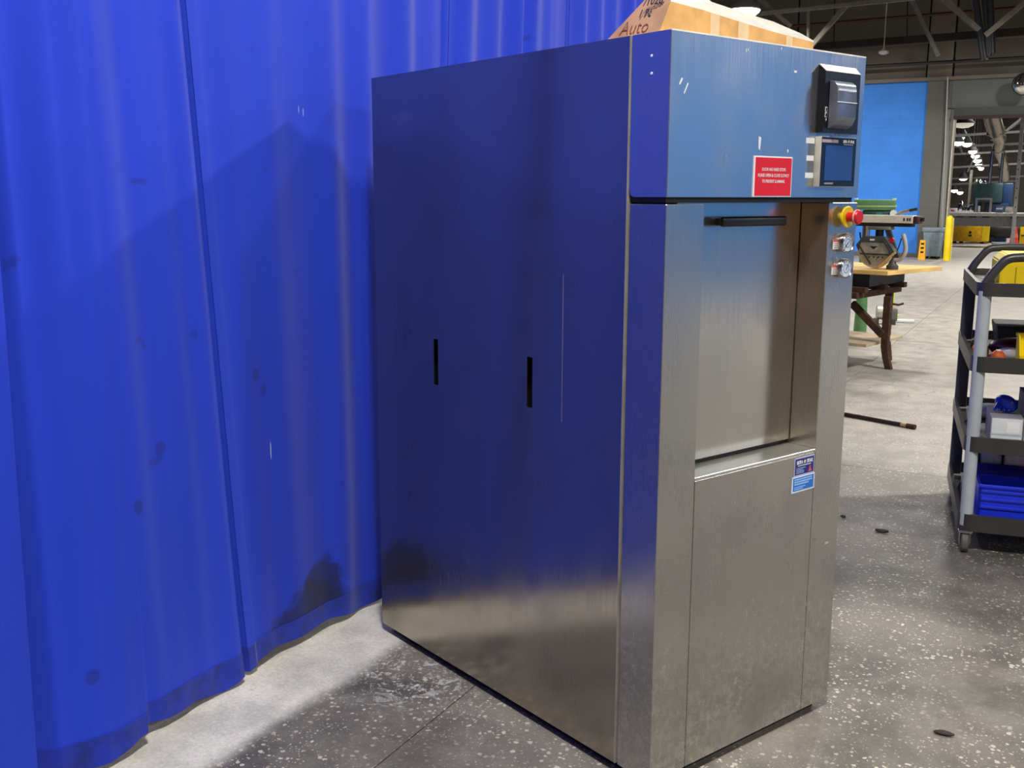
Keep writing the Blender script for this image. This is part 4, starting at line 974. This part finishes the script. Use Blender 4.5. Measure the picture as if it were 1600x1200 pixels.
for x, h in ((-.05, 3.0), (.28, 2.95)): MB().cyl((x, 0, 1.95), (x+.02, 0, h), .05).build('exhaust_pipe', chrome, t, smooth=40)
MB().box(-.66, -.58, -.2, -.1, .9, 2.4).build('guide_rail', castm, t)
for x, z, r in ((-.35, 2.0, .1), (-.18, 1.98, .08), (-.45, 2.05, .07)): MB().lathe((x, -.1, z-.06), (0, 0, 1), [(0, 0), (0, r), (r, r*.8), (r*1.6, 0)]).build('chrome_fitting', chrome, t, smooth=50)
t = ont('white_carton', 1489, 'small white carton at the left end of the table beside the jamb', 'carton', .3)
MB().box(-.25, .12, -.1, .1, 0, .12, .005).build('carton_body', white_ink, t); MB().box(-.05, .05, -.105, -.1, .03, .08).build('red_print', red, t)
for px, lab, mm in ((1577, 'small pale box on the table just left of the steel post', castm), (1562, 'small blue grey box on the table right of the milling machine', M('box_bluegrey', (70, 92, 120), .5))):
    t = ont('parts_box', px, lab, 'box', .4); MB().box(-.1, .1, -.1, .1, 0, .17, .01).build('box_body', mm, t, smooth=30); MB().box(-.09, .09, -.104, -.1, .10, .14).build('box_label', white_ink, t)
# perforated steel post
pa, pb = at(1597, 186, 33.8), at(1586, 334, 33.8)
sp = thing('steel_upright', (0, 0, 0), 'slender perforated steel upright rising from the long table', 'post')
MB().bar(Vector((pb.x, pb.y, 0)), pa+Vector((0, 0, 3.4)), .10, .10, (0, 1, 0)).build('upright', M('galvanised', (176, 176, 174), .4, .4), sp)
for i in range(6):
    c = pb.lerp(pa, .07+i*.1); MB().cyl(c+Vector((0, -.052, 0)), c+Vector((0, -.05, 0)), .018, n=10).build('hole', matte_black, sp)
# exhaust duct and roof steel of the next hall
du = thing('spiral_duct', (0, 0, 0), 'shiny steel duct bending down from the next hall roof', 'duct')
shin = M('duct_shiny', (150, 142, 132), .3, .9)
path = [at(x, y, Y) for x, y, Y in ((1546, 170, 36), (1556, 205, 37.5), (1562, 216, 38.5), (1560, 232, 39.5), (1566, 250, 41), (1569, 262, 42), (1571, 278, 44))]
for a_, b_, w in zip(path, path[1:], (.26, .2, .17, .17, .16, .15)): MB().cyl(a_, b_, w, w*.95).build('duct_section', shin, du, smooth=40)
for p_, w in zip(path[1:], (.27, .2, .2, .18, .18, .16)): MB().lathe(p_, (0, 0, 1), [(-w*.6, 0), (-w*.5, w), (w*.5, w), (w*.6, 0)], 16).build('duct_collar', shin, du, smooth=40)
rs = thing('roof_joists', (0, 0, 0), 'grey steel joists under the dark roof of the next hall', 'joists')
jm = M('joist_grey', (112, 112, 112), .5, .3)
for (a_, b_, Y, w) in (((1492, 229), (1605, 224), 44, 3), ((1492, 241), (1590, 236), 47, 2.5), ((1500, 261), (1605, 255), 50, 2.5), ((1490, 288), (1545, 285), 56, 2.5), ((1520, 278), (1605, 275), 54, 2), ((1490, 212), (1605, 205), 41, 3)):
    pipe_px('joist', a_, b_, Y, w, jm, rs, round_=False, ext=.8)
for (a_, b_, Y, w) in (((1565, 210), (1590, 190), 41, 3), ((1560, 212), (1600, 188), 41.3, 2), ((1500, 230), (1490, 200), 44, 2), ((1525, 240), (1515, 262), 47, 1.5)):
    pipe_px('web_member', a_, b_, Y, w, jm, rs, round_=False, ext=.3)
NL = [(1505, 193, 34, 15, 8), (1505, 215, 44, 7, 3), (1497, 222, 42, 8, 3.5), (1511, 224, 43, 7, 3), (1520, 236, 47, 6, 2.5), (1524, 243, 49, 6, 2), (1527, 250, 50, 6, 2.5), (1529, 257, 53, 5, 2.2), (1533, 262, 55, 4, 2.2), (1505, 278, 56, 6, 2.6), (1491, 297, 60, 5, 2.3), (1500, 300, 60.5, 4.5, 2)]
names = ['largest', 'second', 'third', 'fourth', 'fifth', 'sixth', 'seventh', 'eighth', 'ninth', 'tenth', 'eleventh', 'lowest']
DSHELL = M('dark_shade', (60, 60, 62), .7)
lensn = M('next_lens', (255, 252, 244), .4, emit=(255, 250, 240), es=6)
for i, (px, py, Y, wx, wy) in enumerate(NL):
    q = at(px, py, Y); r = wx*Y/F_PX
    lab = ('large dim bell lamp at the top left of the opening' if i == 0 else '%s bright oval roof lamp counted downward through the opening' % names[i])
    t = thing('bay_lamp', q, lab, 'lamp', group='roof lamps of the next hall')
    MB().lathe((0, 0, 0), (0, 0, 1), [(0, r), (.03, r), (.2, r*.55), (.3, .05), (.31, .008), (max(.4, 7.5-q.z), .008)], 20).build('shade', DSHELL, t, smooth=40)
    MB().lathe((0, 0, 0), (0, 0, -1), [(-.01, r*.96), (.06, r*.9), (.12, r*.5), (.14, 0)], 20).build('lens', M('bell_dim', (210, 205, 190), .5, emit=(230, 225, 205), es=.5) if i == 0 else lensn, t, smooth=60)
for (x, y) in ((-2.0, 36), (3.5, 36), (-2, 46), (4, 46), (1, 56)):
    ld = bpy.data.lights.new('bay_light', 'AREA'); ld.shape = 'DISK'; ld.size = .8; ld.energy = LAMP_W*.75; ld.color = (1, .97, .92)
    t = thing('bay_lamp', (x, y, 6.3), 'round roof lamp of the next hall outside the picture', 'lamp', group='roof lamps of the next hall')
    MB().lathe((0, 0, 0), (0, 0, 1), [(0, .35), (.03, .35), (.2, .2), (.3, .05), (1.2, .02)], 20).build('shade', SHELL, t, smooth=40)
    MB().lathe((0, 0, 0), (0, 0, -1), [(-.01, .33), (.05, .3), (.08, 0)], 20).build('lens', lensn, t, smooth=60)
    lo = bpy.data.objects.new('bay_light', ld); COL.objects.link(lo); lo.parent = t; lo.location = (0, 0, -.12)
